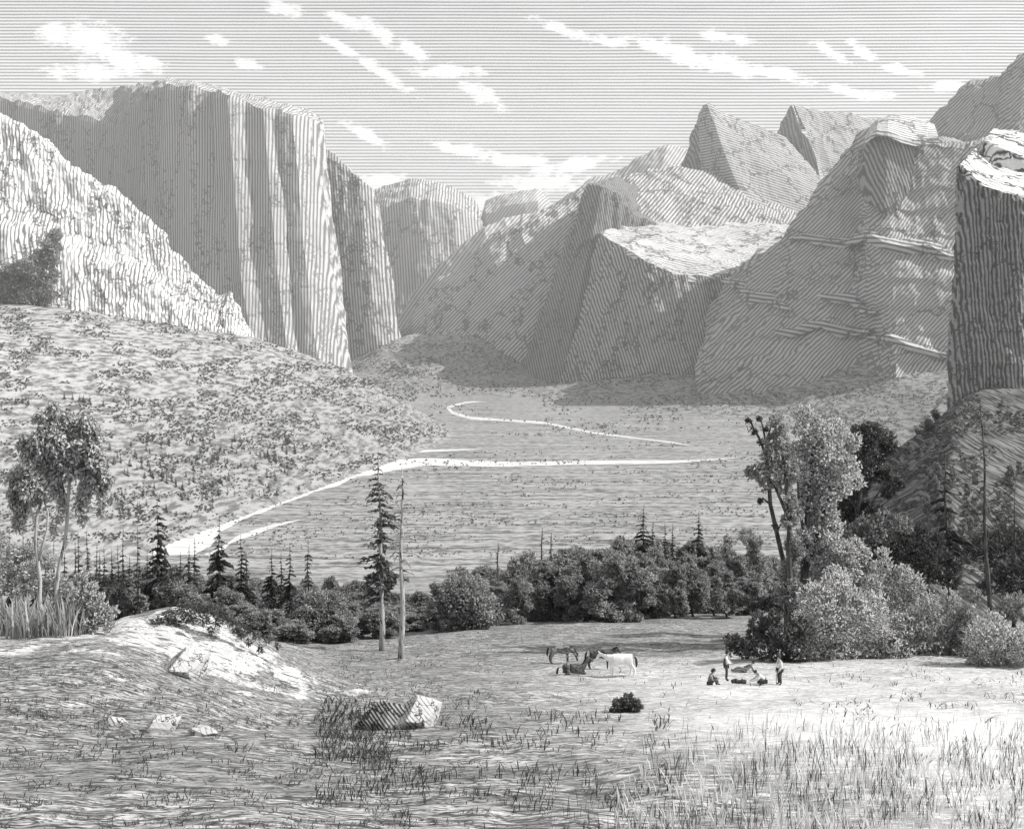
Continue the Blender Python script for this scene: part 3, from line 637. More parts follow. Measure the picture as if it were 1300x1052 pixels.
# conifers
def conifer_mesh(t, H, bare, rad, seed, mat, bark, whorls=22, trunk_r=None, gap=0.25, needles=5, droop=0.35, origin=(0, 0, 0), lean=0.0, nl=1.0):
    r_ = np.random.default_rng(seed); tr = trunk_r or H*0.012
    mb = MB(); k = 9
    pts = np.array([(lean*H*(i/(k-1))**1.5+0.004*H*math.sin(i*1.7+seed), 0.004*H*math.cos(i*2.1), -0.4+(H+0.4)*i/(k-1)) for i in range(k)])
    mb.tube(pts, np.linspace(tr, tr*0.12, k), 8); mb.build('trunk', bark, t, True)
    mb = MB()
    for i in range(whorls):
        f = i/(whorls-1); z = H*(bare+(0.99-bare)*f)
        cx = np.interp(z, pts[:, 2], pts[:, 0]); cy = np.interp(z, pts[:, 2], pts[:, 1])
        env = rad*(1-f)**0.75*(0.55+0.45*min(1, f*5+0.35))*(0.7+0.6*r_.random())+0.02*rad
        for b in range(int(r_.integers(3, 7))):
            if r_.random() < gap: continue
            g = r_.uniform(0, 6.28); L = env*r_.uniform(0.65, 1.15); u = np.array([math.cos(g), math.sin(g), 0])
            n = max(2, int(needles*L/rad*2.2)); s = np.linspace(0.15, 1, n)
            p = np.array([cx, cy, z])+u*(s*L)[:, None]+np.array([0, 0, -1])*(droop*L*s**1.6)[:, None]+np.array([0, 0, 0.1*L])
            p = p+r_.normal(size=p.shape)*0.06*L
            ax = u+np.array([0, 0, -droop*1.2])+r_.normal(size=p.shape)*0.35
            nr = np.array([0, 0, 1])+r_.normal(size=p.shape)*0.5
            mb.leaves(p, ax, nr, L*0.42*nl*(1.15-0.5*s), L*0.26*nl*(1.15-0.5*s), np.clip(0.5+0.5*r_.normal(size=n)*0.6, 0, 1))
            mb.tube([(cx, cy, z), p[n//2], p[-1]], [tr*0.22, tr*0.14, tr*0.05], 4, 0.1, False)
    mb.build('crown', mat, t)
    return t
def snag_mesh(t, H, seed, bark, n=14, lo=0.35, L=0.09, tr=None):
    r_ = np.random.default_rng(seed); tr = tr or H*0.014; k = 9
    pts = np.array([(0.006*H*math.sin(i*1.3+seed), 0, -0.4+(H+0.4)*i/(k-1)) for i in range(k)])
    mb = MB(); mb.tube(pts, np.linspace(tr, tr*0.15, k), 8); mb.build('trunk', bark, t, True)
    for i in range(n):
        mb = MB()
        z = H*(lo+(0.97-lo)*(i+r_.random()*.8)/n); g = r_.choice([0, math.pi])+r_.normal()*0.6; l = H*L*(1.25-z/H)*r_.uniform(.5, 1.5)
        cx = np.interp(z, pts[:, 2], pts[:, 0])
        a = np.array([cx, 0, z]); u = np.array([math.cos(g), math.sin(g), 0])
        pp = [a, a+u*l*.5+[0, 0, .12*l*r_.uniform(-1, 1)], a+u*l*.85+[0, 0, -.25*l], a+u*l+[0, 0, -.5*l]]
        mb.tube(pp, np.array([.32, .24, .16, .05])*tr, 5)
        mb.build('branch', bark, t, True)
    return t
# two tall pines at the middle of the meadow edge
x, d, z = at(485, 826); H = (HY-566)/F*d+CAMZ-z
t = thing('pine_tree', 'tall shaggy pine with drooping tiers and bare lower trunk at the meadow edge', 'tree', (x, d, z))
conifer_mesh(t, H, 0.25, 33*d/F, 12, NEEDLE_PALE, BARK_PALE, 30, 4.2*d/F, 0.15, 9, 0.28, lean=-0.018, nl=1.0)
x, d, z = at(510, 835); H = (HY-594)/F*d+CAMZ-z
t = thing('dead_pine', 'tall nearly bare pine pole with a few broken twigs beside the shaggy pine', 'tree', (x, d, z))
snag_mesh(t, H, 5, BARK_PALE, 24, 0.45, 0.13, 4.4*d/F)
# conifers that stand up out of the grove
x0 = 'thin dark conifer rising out of the grove on the left'
SP = [(200,624,730,130,17,'tallest dark conifer of the left grove, standing above the slender ones'),(240,690,740,140,8,None),(247,683,740,142,8,None),(278,652,738,125,15,'dark conifer standing against the pale lower river'),
      (306,678,738,130,9,'thin conifer right of the one against the lower river'),(313,700,738,130,7,None),(345,694,745,128,9,None),(357,699,745,131,7,None),(368,688,745,129,9,None),(391,682,745,126,9,'slender conifer alone above the dip of the grove'),
      (817,640,695,160,14,'largest dark conifer on the right crown of the grove'),(829,660,695,160,5,None),(844,662,695,158,6,None),(854,664,695,159,5,None),(887,646,700,150,10,'lone slim conifer at the right end of the grove')]
for px, top, bot, d, hw, lab in SP:
    xx = (px-CX)/F*d; zz = gz(xx, d); H = (HY-top)/F*d+CAMZ-zz
    b = max(0.0, 1-(bot+25-top)/ (H*F/d))
    t = thing('conifer', lab or ('slim dark conifer rising out of the left grove' if px < 450 else 'slim dark spike of conifer on top of the right grove'), 'tree', (xx, d, zz), None if lab else ('slim conifers in the left grove' if px < 450 else 'slim conifers on the right grove'))
    conifer_mesh(t, H, b, hw*d/F*1.3, int(px), NEEDLE, BARK_DARK, 17, 1.6*d/F, 0.08, 7, 0.35, nl=1.7)
# dense stand of slender trunks behind the birches
for k, (px, top) in enumerate([(84,690),(92,683),(100,672),(107,664),(114,690),(122,667),(129,694),(136,671),(142,696),(149,668),(154,698),(158,656),(166,690),(173,666),(180,693),(187,700),(194,690),(68,680),(30,668),(12,676),(46,690),(58,696),(213,698),(222,702),(231,700)]):
    d = 118+(k*7 % 30); px += rng.uniform(-4, 4); top += rng.choice([0, 0, 14, 26])*rng.random(); xx = (px-CX)/F*d; zz = gz(xx, d); H = (HY-top)/F*d+CAMZ-zz
    t = thing('slender_conifer', 'slender dark conifer in the crowded stand behind the weeping birches', 'tree', (xx, d, zz), 'crowded slender conifers behind the birches')
    conifer_mesh(t, H, 0.05, 9.5*d/F, k+40, NEEDLE, BARK_DARK, 20, 1.5*d/F, 0.08, 6, 0.35, nl=2.2)
# dead spikes
for px, top, d, lab in ((632,688,138,'short dead spike standing up from the middle of the grove'),(688,670,150,'left one of two dead spikes close together above the grove'),(700,676,151,'right one of two dead spikes close together above the grove')):
    xx = (px-CX)/F*d; zz = gz(xx, d)
    t = thing('dead_tree', lab, 'tree', (xx, d, zz)); snag_mesh(t, (HY-top)/F*d+CAMZ-zz, int(px), BARK_DARK, 10, 0.7, 0.05, 2.4*d/F)

# two weeping birches at the left
def strand(px, py0, py1, d, w):
    n = max(2, int((py1-py0)/9)); return [(px+rng.uniform(-3, 3)+4*math.sin(i), py0+(py1-py0)*i/(n-1), w*(1-0.35*i/n)) for i in range(n)]
xb, db, zb = at(50, 806, 40, 80)
def birch(label, px, pts, lumps, limbs, r0):
    x, d, z = at(px, 806, 40, 80)
    T = [pxt([(px, 812)]+pts, d, r0, r0*0.55)]
    for l in limbs: T.append(pxt(l, d, 2.0, 0.7))
    leafy('weeping_birch', label, 'tree', (x, d, z), pxl(lumps, d, 1.2), T, LEAF_PALE, BARK_PALE, 0.36, 64, droop=0.75, up=0, tone=(0.0, 0.95))
birch('smaller weeping birch with forked pale trunk, left of the pair', 50, [(50,770),(51,735),(48,712),(45,690),(46,668),(48,650)],
      [(24,608,15),(36,620,13),(20,628,10),(26,645,9),(22,660,7),(28,640,8),(44,600,14),(58,610,12),(32,594,10),(62,628,9),(48,632,9)]+strand(22,640,672,db,7),
      [[(48,712),(55,690),(60,670),(61,650),(56,636)],[(46,668),(40,650),(36,636)],[(48,650),(52,636),(50,622)]], 2.8)
birch('larger weeping birch with hanging leafy strands, right of the pair', 75, [(73,775),(71,750),(75,720),(82,692),(85,665),(86,640),(88,615)],
      [(67,520,9),(48,531,7),(62,545,14),(50,562,15),(72,562,16),(40,578,13),(58,585,16),(80,582,14),(92,545,12),(108,540,13),(118,552,10),(112,568,12),(100,575,11),(85,532,9),(70,604,12),(90,600,10),(120,585,9),(128,600,8),(30,566,8),(74,625,7)]
      +strand(106,590,660,db,8)+strand(130,595,650,db,7)+strand(142,610,630,db,6)+strand(73,620,672,db,6)+strand(112,575,630,db,9)+strand(124,570,620,db,8),
      [[(86,640),(80,620),(76,600),(78,570),(72,545)],[(88,615),(90,590),(87,560),(90,540)],[(90,590),(98,570),(104,552)],[(80,620),(66,600),(56,585)],[(104,552),(118,570),(126,595)]], 3.2)

# the big trees at the right of the meadow
x, d, z = at(1012, 838, 60, 130); d = 96.0; x = (1012-CX)/F*d; z = gz(x, d); DB = d
leafy('leafy_tree', 'large pale leafy tree, tallest and brightest of the clump at the right', 'tree', (x, d, z),
      pxl([(1022,525,11),(1034,532,9),(1018,545,12),(1040,550,17),(1060,542,12),(1030,570,18),(1052,575,20),(1072,565,14),(1036,600,18),(1060,606,18),(1078,590,12),(1012,572,11),(1026,622,14),(1048,632,14),(1070,622,11),(1036,660,14),(1056,690,15),(1040,684,15),(1076,700,14),(1060,668,12),(1094,702,11),(1086,690,10),(1048,655,18),(1050,710,17),(1030,640,13),(1066,720,15),(1034,705,13),(1082,722,13),(1046,612,20),(1016,600,13),(1018,640,12),(1022,680,12),(1020,710,12),(1084,560,10),(1086,612,11),(1028,735,13),(1050,738,14)], d, 1.3),
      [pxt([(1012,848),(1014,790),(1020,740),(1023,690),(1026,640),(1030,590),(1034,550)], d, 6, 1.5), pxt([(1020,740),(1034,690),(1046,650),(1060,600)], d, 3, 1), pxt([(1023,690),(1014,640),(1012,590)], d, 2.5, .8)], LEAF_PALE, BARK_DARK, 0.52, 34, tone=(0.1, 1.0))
d2 = 93.0; x = (1004-CX)/F*d2; z = gz(x, d2)
leafy('leafy_tree', 'mid grey leafy tree with ivy-dark trunk, on the left side of the pale big tree', 'tree', (x, d2, z),
      pxl([(984,536,8),(990,548,10),(980,560,10),(994,566,12),(976,578,10),(1000,586,13),(984,594,11),(964,598,11),(952,600,8),(972,612,10),(996,614,12),(1006,600,10),(1004,636,10),(1002,660,11),(1006,690,11),(1004,720,11),(1010,650,9),(1008,745,11),(998,730,11),(1010,700,11),(992,756,12),(1012,765,12)], d2, 1.2),
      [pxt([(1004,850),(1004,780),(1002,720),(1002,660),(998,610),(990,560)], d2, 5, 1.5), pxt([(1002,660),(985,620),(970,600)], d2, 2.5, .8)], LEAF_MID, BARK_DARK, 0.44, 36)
x = (998-CX)/F*DB; z = gz(x, DB)
t = thing('bare_tree', 'leaning thin tree with forked bare tips, left edge of the big clump', 'tree', (x, DB, z))
mb = MB()
for pts, a, b in (([(1000,850),(998,760),(994,710),(986,675),(978,640),(976,610)],3.6,2.4),([(976,610),(974,585),(966,560),(956,542),(952,532)],2.4,1.0),([(974,585),(972,560),(968,540),(964,528)],1.8,.8),([(972,560),(978,545),(980,530)],1.4,.5),([(956,542),(950,548),(948,540)],1.2,.4),([(978,640),(968,632),(963,640)],1.6,.6),([(986,675),(992,664),(1000,656)],1.5,.5)):
    p_, r0, r1 = pxt(pts, DB, a, b); mb.tube(p_, np.linspace(r0, r1, len(p_)), 7)
mb.build('trunk', BARK_DARK, t, True, (x, DB, z))
mb = MB()
for a, b, r in ((966,562,5),(958,548,4),(950,534,3.5),(964,532,3.5),(980,532,3),(972,545,3.5),(976,590,6),(965,636,3.5),(984,668,4),(998,656,4)): clump(mb, P(a, b, DB), r*DB/F, 50, 0.32, tone=(0, .7))
mb.build('crown', LEAF_DARK, t, False, (x, DB, z))
d3 = 103.0; x = (1096-CX)/F*d3; z = gz(x, d3)
leafy('leafy_tree', 'dark leafy tree with rounded head, on the right side of the pale big tree', 'tree', (x, d3, z),
      pxl([(1092,552,13),(1108,548,12),(1122,556,12),(1100,570,15),(1118,574,14),(1132,568,9),(1086,585,13),(1106,596,15),(1128,604,13),(1140,612,10),(1092,618,14),(1082,640,14),(1100,648,13),(1118,652,11),(1086,665,12),(1128,625,9),(1072,650,12),(1064,668,12)], d3, 1.2),
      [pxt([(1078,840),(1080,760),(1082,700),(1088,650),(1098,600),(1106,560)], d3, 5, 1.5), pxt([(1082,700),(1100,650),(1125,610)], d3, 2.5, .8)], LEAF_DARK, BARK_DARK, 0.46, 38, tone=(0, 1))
# shrubs under them
def bush(label, lumps, d, mat, size=0.42, dens=30, tone=(0, 1), group=None, up=0.5, name='bush', aspect=0.45):
    cx = float(np.mean([l[0] for l in lumps])); x = (cx-CX)/F*d; z = gz(x, d)
    return leafy(name, label, 'bush', (x, d, z), pxl(lumps, d, 1.0), [], mat, None, size, dens, group, up=up, tone=tone, aspect=aspect)
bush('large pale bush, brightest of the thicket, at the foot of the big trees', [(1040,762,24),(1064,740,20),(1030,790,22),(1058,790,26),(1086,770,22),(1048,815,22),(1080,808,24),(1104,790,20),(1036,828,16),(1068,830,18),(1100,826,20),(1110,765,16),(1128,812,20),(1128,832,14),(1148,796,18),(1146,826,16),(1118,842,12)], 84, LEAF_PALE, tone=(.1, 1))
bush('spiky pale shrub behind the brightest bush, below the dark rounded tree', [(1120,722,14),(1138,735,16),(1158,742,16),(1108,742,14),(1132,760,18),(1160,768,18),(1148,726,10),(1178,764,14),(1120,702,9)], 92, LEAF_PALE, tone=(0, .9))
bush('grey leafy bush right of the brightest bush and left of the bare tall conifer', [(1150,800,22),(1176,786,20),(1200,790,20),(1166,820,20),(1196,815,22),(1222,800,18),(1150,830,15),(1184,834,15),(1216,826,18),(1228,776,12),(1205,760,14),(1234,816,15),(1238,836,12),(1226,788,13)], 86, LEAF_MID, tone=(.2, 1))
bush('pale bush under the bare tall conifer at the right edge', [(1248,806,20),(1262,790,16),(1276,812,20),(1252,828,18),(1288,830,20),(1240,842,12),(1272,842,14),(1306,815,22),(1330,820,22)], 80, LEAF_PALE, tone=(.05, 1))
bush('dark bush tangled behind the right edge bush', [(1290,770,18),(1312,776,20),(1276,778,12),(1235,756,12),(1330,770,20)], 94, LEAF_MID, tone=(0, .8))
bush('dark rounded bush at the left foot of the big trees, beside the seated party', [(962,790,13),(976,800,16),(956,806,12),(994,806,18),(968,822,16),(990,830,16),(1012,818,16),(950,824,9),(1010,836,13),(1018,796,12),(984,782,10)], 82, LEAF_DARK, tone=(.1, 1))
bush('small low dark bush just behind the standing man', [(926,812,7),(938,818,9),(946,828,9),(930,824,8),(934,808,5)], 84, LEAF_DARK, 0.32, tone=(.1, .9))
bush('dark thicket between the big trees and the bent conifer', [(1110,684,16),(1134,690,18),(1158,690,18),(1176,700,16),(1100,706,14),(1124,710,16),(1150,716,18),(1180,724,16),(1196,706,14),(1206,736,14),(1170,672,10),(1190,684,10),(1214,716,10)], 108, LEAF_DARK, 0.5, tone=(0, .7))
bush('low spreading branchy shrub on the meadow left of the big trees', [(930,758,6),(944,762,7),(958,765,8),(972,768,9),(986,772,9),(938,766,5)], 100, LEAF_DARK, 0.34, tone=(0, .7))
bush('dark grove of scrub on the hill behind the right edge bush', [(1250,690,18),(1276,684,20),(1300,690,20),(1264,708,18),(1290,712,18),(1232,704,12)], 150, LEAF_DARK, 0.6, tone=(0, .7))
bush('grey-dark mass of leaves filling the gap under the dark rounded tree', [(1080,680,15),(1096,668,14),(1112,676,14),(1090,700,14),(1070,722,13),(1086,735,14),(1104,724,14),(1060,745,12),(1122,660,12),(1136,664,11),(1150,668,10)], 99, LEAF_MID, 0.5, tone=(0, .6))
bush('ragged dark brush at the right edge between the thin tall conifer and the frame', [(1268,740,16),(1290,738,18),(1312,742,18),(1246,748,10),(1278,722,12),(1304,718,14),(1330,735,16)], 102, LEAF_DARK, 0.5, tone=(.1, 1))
# conifers on the right
def con_at(px, top, d, label, hw, bare, tr, seed, mat=NEEDLE, bark=BARK_DARK, name='conifer', **k):
    x = (px-CX)/F*d; z = gz(x, d)
    t = thing(name, label, 'tree', (x, d, z)); return conifer_mesh(t, (HY-top)/F*d+CAMZ-z, bare, hw*d/F, seed, mat, bark, trunk_r=tr*d/F, **k)
con_at(1205, 575, 112, 'bent shaggy conifer with clumped dark boughs below the cliff', 27, 0.35, 4.0, 33, whorls=13, gap=.2, needles=9, lean=-0.03, nl=1.25)
con_at(1154, 638, 120, 'short dark conifer in the thicket, left of the bent shaggy one', 16, 0.1, 2.6, 34, whorls=14, gap=.1, needles=6)
con_at(1178, 646, 122, 'smallest pointed conifer in the thicket, close behind the bent one', 13, 0.1, 2.4, 35, whorls=12, gap=.1, needles=6)
con_at(1288, 626, 118, 'dark ragged conifer at the right edge under the cliff', 18, 0.2, 3.0, 36, whorls=13, gap=.15, needles=7)
x, d, z = (1257-CX)/F*98, 98.0, gz((1257-CX)/F*98, 98)
t = thing('dead_conifer', 'very tall thin conifer with short bare twigs against the right cliff', 'tree', (x, d, z))
snag_mesh(t, (HY-511)/F*d+CAMZ-z, 44, BARK_DARK, 26, 0.36, 0.05, 3.4*d/F); t.rotation_euler = (0, R(-2.2), 0)
# dark grove under the white outcrop, and pines at the cliff foot
for k, (px, py, r) in enumerate([(8,352,14),(24,346,13),(40,340,14),(54,326,13),(66,312,12),(30,362,12),(50,356,13),(12,368,10),(62,334,10),(70,300,8)]):
    d = 2480; c = P(px, py, d); z = gz(c[0], d)
    rr = r*d/F; lumps = [(c+rng.normal(size=3)*rr*0.3, rr*.8) for _ in range(3)]
    z = min(z, c[2]-rr); lumps += [(np.array([c[0]+rng.normal()*rr*.4, d+rng.normal()*rr*.4, z+(c[2]-z)*q_]), rr*.75) for q_ in (.2, .5)]
    leafy('scrub_bush', 'dark distant scrub bush in the patch under the white outcrop', 'bush', (c[0], d, z), lumps, [], LEAF_GROVE, None, 8.0, 26, 'distant scrub under the white outcrop')
for k, (px, py) in enumerate([(1196,518),(1188,528),(1202,510),(1210,505),(1180,540)]):
    x, d, z = at(px, py+6, 300, 1000); c = np.array([x, d, z]); rr = 7*d/F
    leafy('cliff_bush', 'dark scrubby bush on the hill crest below the dark cliff', 'bush', c, [(c+np.array([rng.normal()*rr*.3, 0, rr*(.4+.5*i)]), rr*.7) for i in range(3)], [], LEAF_DARK, None, 1.6, 30, 'bushes at the foot of the dark cliff')

# ------------------------------------------------------------------ small far conifers on the left slope and in the valley
def far_conifer_proto(seed):
    r_ = np.random.default_rng(seed); mb = MB(); H = 1.0
    for i in range(9):
        f = i/8; z = 0.12+0.86*f; L = 0.24*(1-f)**0.8+0.02
        for b in range(5):
            g = r_.uniform(0, 6.28); u = np.array([[math.cos(g), math.sin(g), -0.4]])
            mb.leaves(np.array([[0, 0, z]])+u*L*.5, u, np.array([[0, 0, 1.0]])+r_.normal(size=(1, 3))*.3, L*1.1, L*.8, r_.random(1))
    mb.tube([(0, 0, -.1), (0, 0, 1)], [.03, .005], 5, 0)
    o = mb.build('far_conifer', NEEDLE)
    return tag(o, 'tiny distant conifer dotted on the long slope under the outcrop', 'tree', 'tiny distant conifers on the left slope')
FC = [far_conifer_proto(s) for s in (1, 2, 3)]
used2 = set()
def far_con(px, py, hpx, dmin=700, dmax=6000, label=None, group=None):
    x, d, z = at(px, py, dmin, dmax); p = FC[int(rng.integers(3))]
    o = p if p not in used2 else dup(p)
    used2.add(p); s = hpx*d/F
    o.location = (x, d, z-.03*s); o.scale = (s*rng.uniform(.8, 1.2), s*rng.uniform(.8, 1.2), s); o.rotation_euler = (0, 0, rng.uniform(0, 6.28))
    if label: o['label'] = label
    if group: o['group'] = group
for px, py in [(20,513),(28,512),(36,514),(82,507),(92,508),(101,510),(106,511),(114,513),(131,516)]: far_con(px, py, 11)
for k in range(150):
    t_ = rng.random(); px = rng.uniform(95, 380); py = rng.uniform(555, 655)
    if py > 690-(px-60)*0.2: continue
    far_con(px, py, rng.uniform(7, 13))
for px, py in [(145,590),(153,588),(165,592),(180,595),(206,606),(220,600),(218,612),(236,606),(246,612),(258,622),(270,618),(280,614),(290,610),(180,588),(232,622),(278,630),(262,634),(190,600),(330,580),(340,582),(350,586),(205,565),(214,566),(150,634)]: far_con(px, py, rng.uniform(10, 15))

# dark trees standing on the hill below the near cliff
HT = []
for k in range(34):
    px = rng.uniform(1130, 1310); py = rng.uniform(600, 745)
    if py < 560+max(0, 1215-px)*1.1: continue
    x, d, z = at(px, py, 130, 900); hgt = rng.uniform(14, 30)*d/F
    o = RP[int(rng.integers(4))]; o = dup(o); o.location = (x, d, z-.1); o.rotation_euler = (0, 0, rng.uniform(0, 6.28)); q_ = hgt/11.6
    o.scale = (q_*.75, q_*.75, q_); o['label'] = 'small dark tree scattered on the shaded hill below the near cliff'; o['group'] = 'dark trees on the hill below the near cliff'
# brush that nobody could count: valley floor, slopes
SCRUB = leafmat('far_scrub', 0.08, 0.30, 0.06, 0.06)
def scrub(name, n, region, size, asp=0.5):
    mb = MB(); c = []; S = []
    while len(c) < n:
        px, py = region()
        x, d, z = at_fast(px, py)
        if d is None: continue
        s = size(px, py)*d/F; c.append((x, d, z+0.25*s)); S.append(s)
    c = np.array(c); S = np.array(S)
    for k in range(4):
        g = rng.uniform(0, 6.28, len(c)); u = np.stack([np.cos(g), np.sin(g)*.6, rng.uniform(.1, 1.0, len(c))], -1)
        mb.leaves(c+u*S[:, None]*.22, u, rng.normal(size=c.shape), S*.75, S*asp, np.clip(rng.normal(.4, .3, len(c)), 0, 1))
    tag(mb.build(name, SCRUB), kind='stuff')
_DF = np.geomspace(320, 7500, 900)
_PXG = np.arange(-40, 1345, 5.0)
_ZG = ground_z((_PXG[:, None]-CX)/F*_DF[None, :], np.broadcast_to(_DF, (len(_PXG), len(_DF))))
_RG = HY-(_ZG-CAMZ)*F/_DF
def at_fast(px, py):
    i = int(np.clip(round((px+40)/5), 0, len(_PXG)-1)); ok = _RG[i] <= py; ok &= _DF > 650 if px < 1000 else _DF > 320
    k = int(np.argmax(ok))
    if not ok[k] or k == 0: return 0, None, 0
    d = _DF[k]; x = (px-CX)/F*d
    return x, d, gz(x, d)
def reg_slope():
    while True:
        px = rng.uniform(-20, 560); py = rng.uniform(375, 690)
        if py < 690-max(0, px-200)*0.37 and vnoise(np.array([[px/26, py/9, 0]]), 3)[0]+0.05 > rng.uniform(-.15, .5): return px, py
def reg_hill():
    while True:
        px = rng.uniform(1090, 1330); py = rng.uniform(500, 740)
        if py > 500+max(0, 1205-px)*1.0 and vnoise(np.array([[px/22, py/14, 8]]), 3)[0] > rng.uniform(-.3, .6): return px, py
def reg_valley():
    while True:
        px = rng.uniform(250, 1200); py = 450+260*rng.random()**0.8
        if vnoise(np.array([[px/60, py/6, 4]]), 3)[0] > rng.uniform(-.2, .7): return px, py
scrub('slope_scrub', 7500, reg_slope, lambda a, b: rng.uniform(1.8, 4.6))
scrub('valley_scrub', 4600, reg_valley, lambda a, b: rng.uniform(1.5, 3.8))
def reg_talus():
    while True:
        if rng.random() < .6: px = rng.uniform(690, 1210); py = rng.uniform(455, 545)
        else: px = rng.uniform(430, 720); py = rng.uniform(418, 505)
        if vnoise(np.array([[px/40, py/7, 6]]), 3)[0] > rng.uniform(-.4, .5): return px, py
scrub('talus_scrub', 3000, reg_talus, lambda a, b: rng.uniform(1.5, 4.2))
scrub('hill_scrub', 2200, reg_hill, lambda a, b: rng.uniform(2.5, 8))

# ------------------------------------------------------------------ boulders and stones
ROCK = hatch('boulder_rock', 0.07, 0.52, (0.8, 0.2, 0.7), 0.13, 0.05, 0.5, 1.2, 0.9, 0.9, crack=(1.1, 1.1, 1.4), cw=0.035)
ROCK_DARK = hatch('boulder_rock_dark', 0.03, 0.34, (0.8, 0.2, 0.7), 0.12, 0.5, 0.5, 1.2, 0.5, 1.2, crack=(1.1, 1.1, 1.4), cw=0.05)
import bmesh
def boulder(label, px, py, wpx, hpx, seed, name='boulder', depth=0.9, sub=5, cuts=15, mat=None):
    x, d, z = at(px, py, 20, 110); w_ = wpx*d/F; h_ = hpx*d/F
    bm = bmesh.new(); bmesh.ops.create_icosphere(bm, subdivisions=sub, radius=1.0)
    V = np.array([v.co for v in bm.verts]); r_ = np.random.default_rng(seed)
    for k in range(cuts):                                     # break faces off the lump
        n = unit(r_.normal(size=3)); c = r_.uniform(0.42, 0.74); q = V@n; V = V-np.outer(np.maximum(q-c, 0), n)*0.95
    V = V+V*(0.06*fbm(V*2.2+seed, 4, seed)+0.035*fbm(V*9+seed, 3, seed+4))[:, None]
    V = V/np.array([np.ptp(V[:, 0]), np.ptp(V[:, 1]), np.ptp(V[:, 2])])
    V = (V-V.min(0)*np.array([0, 0, 1]))*np.array([w_, w_*depth, h_*1.3])+np.array([0, 0, -h_*.3])
    for v, c in zip(bm.verts, V): v.co = c
    me = bpy.data.meshes.new(name); bm.to_mesh(me); bm.free(); me.materials.append(mat or ROCK)
    o = bpy.data.objects.new(name, me); COL.objects.link(o); o.location = (x, d, z)
    return tag(o, label, 'rock')
boulder('rounded boulder with a shaded left side below the grassy bank', 238, 858, 64, 36, 6, cuts=14)
boulder('largest pale boulder, slab-sided, in the middle foreground', 532, 921, 66, 38, 6, cuts=14)
boulder('dark hump of rock leaning on the left of the largest pale boulder', 488, 923, 76, 34, 11, mat=ROCK_DARK)
boulder('low flat stone in the left foreground, left of the pointed slab', 146, 921, 44, 13, 15, 'stone', 0.7)
boulder('pointed broken slab lying in the left foreground', 206, 928, 46, 20, 19, 'stone', 0.7, 4, 14)
boulder('thin low slab right of the pointed slab', 258, 932, 40, 9, 29, 'stone', 0.7)

# ------------------------------------------------------------------ low plants of the foreground
x, d, z = at(797, 903, 20, 80)
leafy('bush', 'small round dark bush alone on the pale meadow below the horses', 'bush', (x, d, z), pxl([(786,895,9),(798,890,10),(808,896,8),(792,902,8),(803,902,8),(778,902,5)], d, .8), [], LEAF_DARK, None, 0.16, 44, tone=(.2, 1))
x, d, z = at(240, 800, 40, 90)
leafy('shaggy_bush', 'dark shaggy growth crowning the pale earth bank', 'bush', (x, d, z), pxl([(200,790,8),(215,782,9),(232,774,9),(250,770,9),(266,772,9),(280,778,9),(292,788,8),(240,784,9),(258,786,8),(222,792,8),(300,797,7),(306,806,5),(186,797,6),(172,802,5),(312,800,7),(326,806,7),(340,812,6),(352,820,5),(276,790,7),(316,816,5),(330,824,5),(268,800,5)], d, .6), [], LEAF_DARK, None, 0.24, 34, droop=.4, up=0, tone=(.1, .9), aspect=.3)
def reeds(label, px0, px1, py, n, h, mat, seed, name='fern', spread=.35):
    r_ = np.random.default_rng(seed); x, d, z = at((px0+px1)/2, py, 30, 90); t = thing(name, label, 'plant', (x, d, z)); mb = MB()
    for i in range(n):
        a = r_.uniform(px0, px1); xx = (a-CX)/F*d; yy = d+r_.uniform(-1.6, 1.6); zz = gz(xx, yy); L = h*d/F*r_.uniform(.5, 1.1); g = r_.uniform(0, 6.28); s = spread*r_.uniform(.3, 1.6)
        k = 4; p = [np.array([xx, yy, zz])+np.array([math.cos(g)*s*L*(j/k)**1.7, math.sin(g)*s*L*(j/k)**1.7, L*(j/k)*(1-.25*s*(j/k))]) for j in range(k+1)]
        wv = np.array([-math.sin(g), math.cos(g), 0])*L*.032; wd = [.5, 1, .9, .6, .05]
        V = []
        for j in range(k+1): V += [p[j]-wv*wd[j], p[j]+wv*wd[j]]
        mb.add(V, [[2*j, 2*j+1, 2*j+3, 2*j+2] for j in range(k)], float(r_.random()), [(0, .5), (1, .5), (1, .5), (0, .5)])
    mb.build('blades', mat, t, False, (x, d, z)); return t
reeds('pale long-leaved plants around the feet of the two birches', 20, 112, 806, 330, 50, LEAF_MID, 1)
reeds('long-leaved plants at the left edge beside the smaller birch', -40, 40, 806, 260, 54, LEAF_MID, 2)
leafy('bush', 'pale pointed bush right of the larger birch trunk', 'bush', at(118, 803, 40, 90), pxl([(104,735,9),(112,750,12),(100,758,11),(122,766,13),(108,776,13),(130,780,12),(142,776,8),(116,790,12),(136,792,9),(98,784,10)], at(118, 803, 40, 90)[1], .8), [], LEAF_PALE, None, 0.26, 34, up=.7, tone=(0, .85))
leafy('bush', 'pale low bush behind the left birch trunk at the picture edge', 'bush', at(20, 800, 40, 90), pxl([(8,700,14),(26,706,13),(40,698,12),(14,722,14),(34,726,14),(60,712,12),(0,742,14),(24,748,14),(48,744,13),(70,735,11),(84,748,11),(64,760,12)], 70, 1), [], LEAF_PALE, None, 0.3, 28, up=.4, tone=(0, .75))

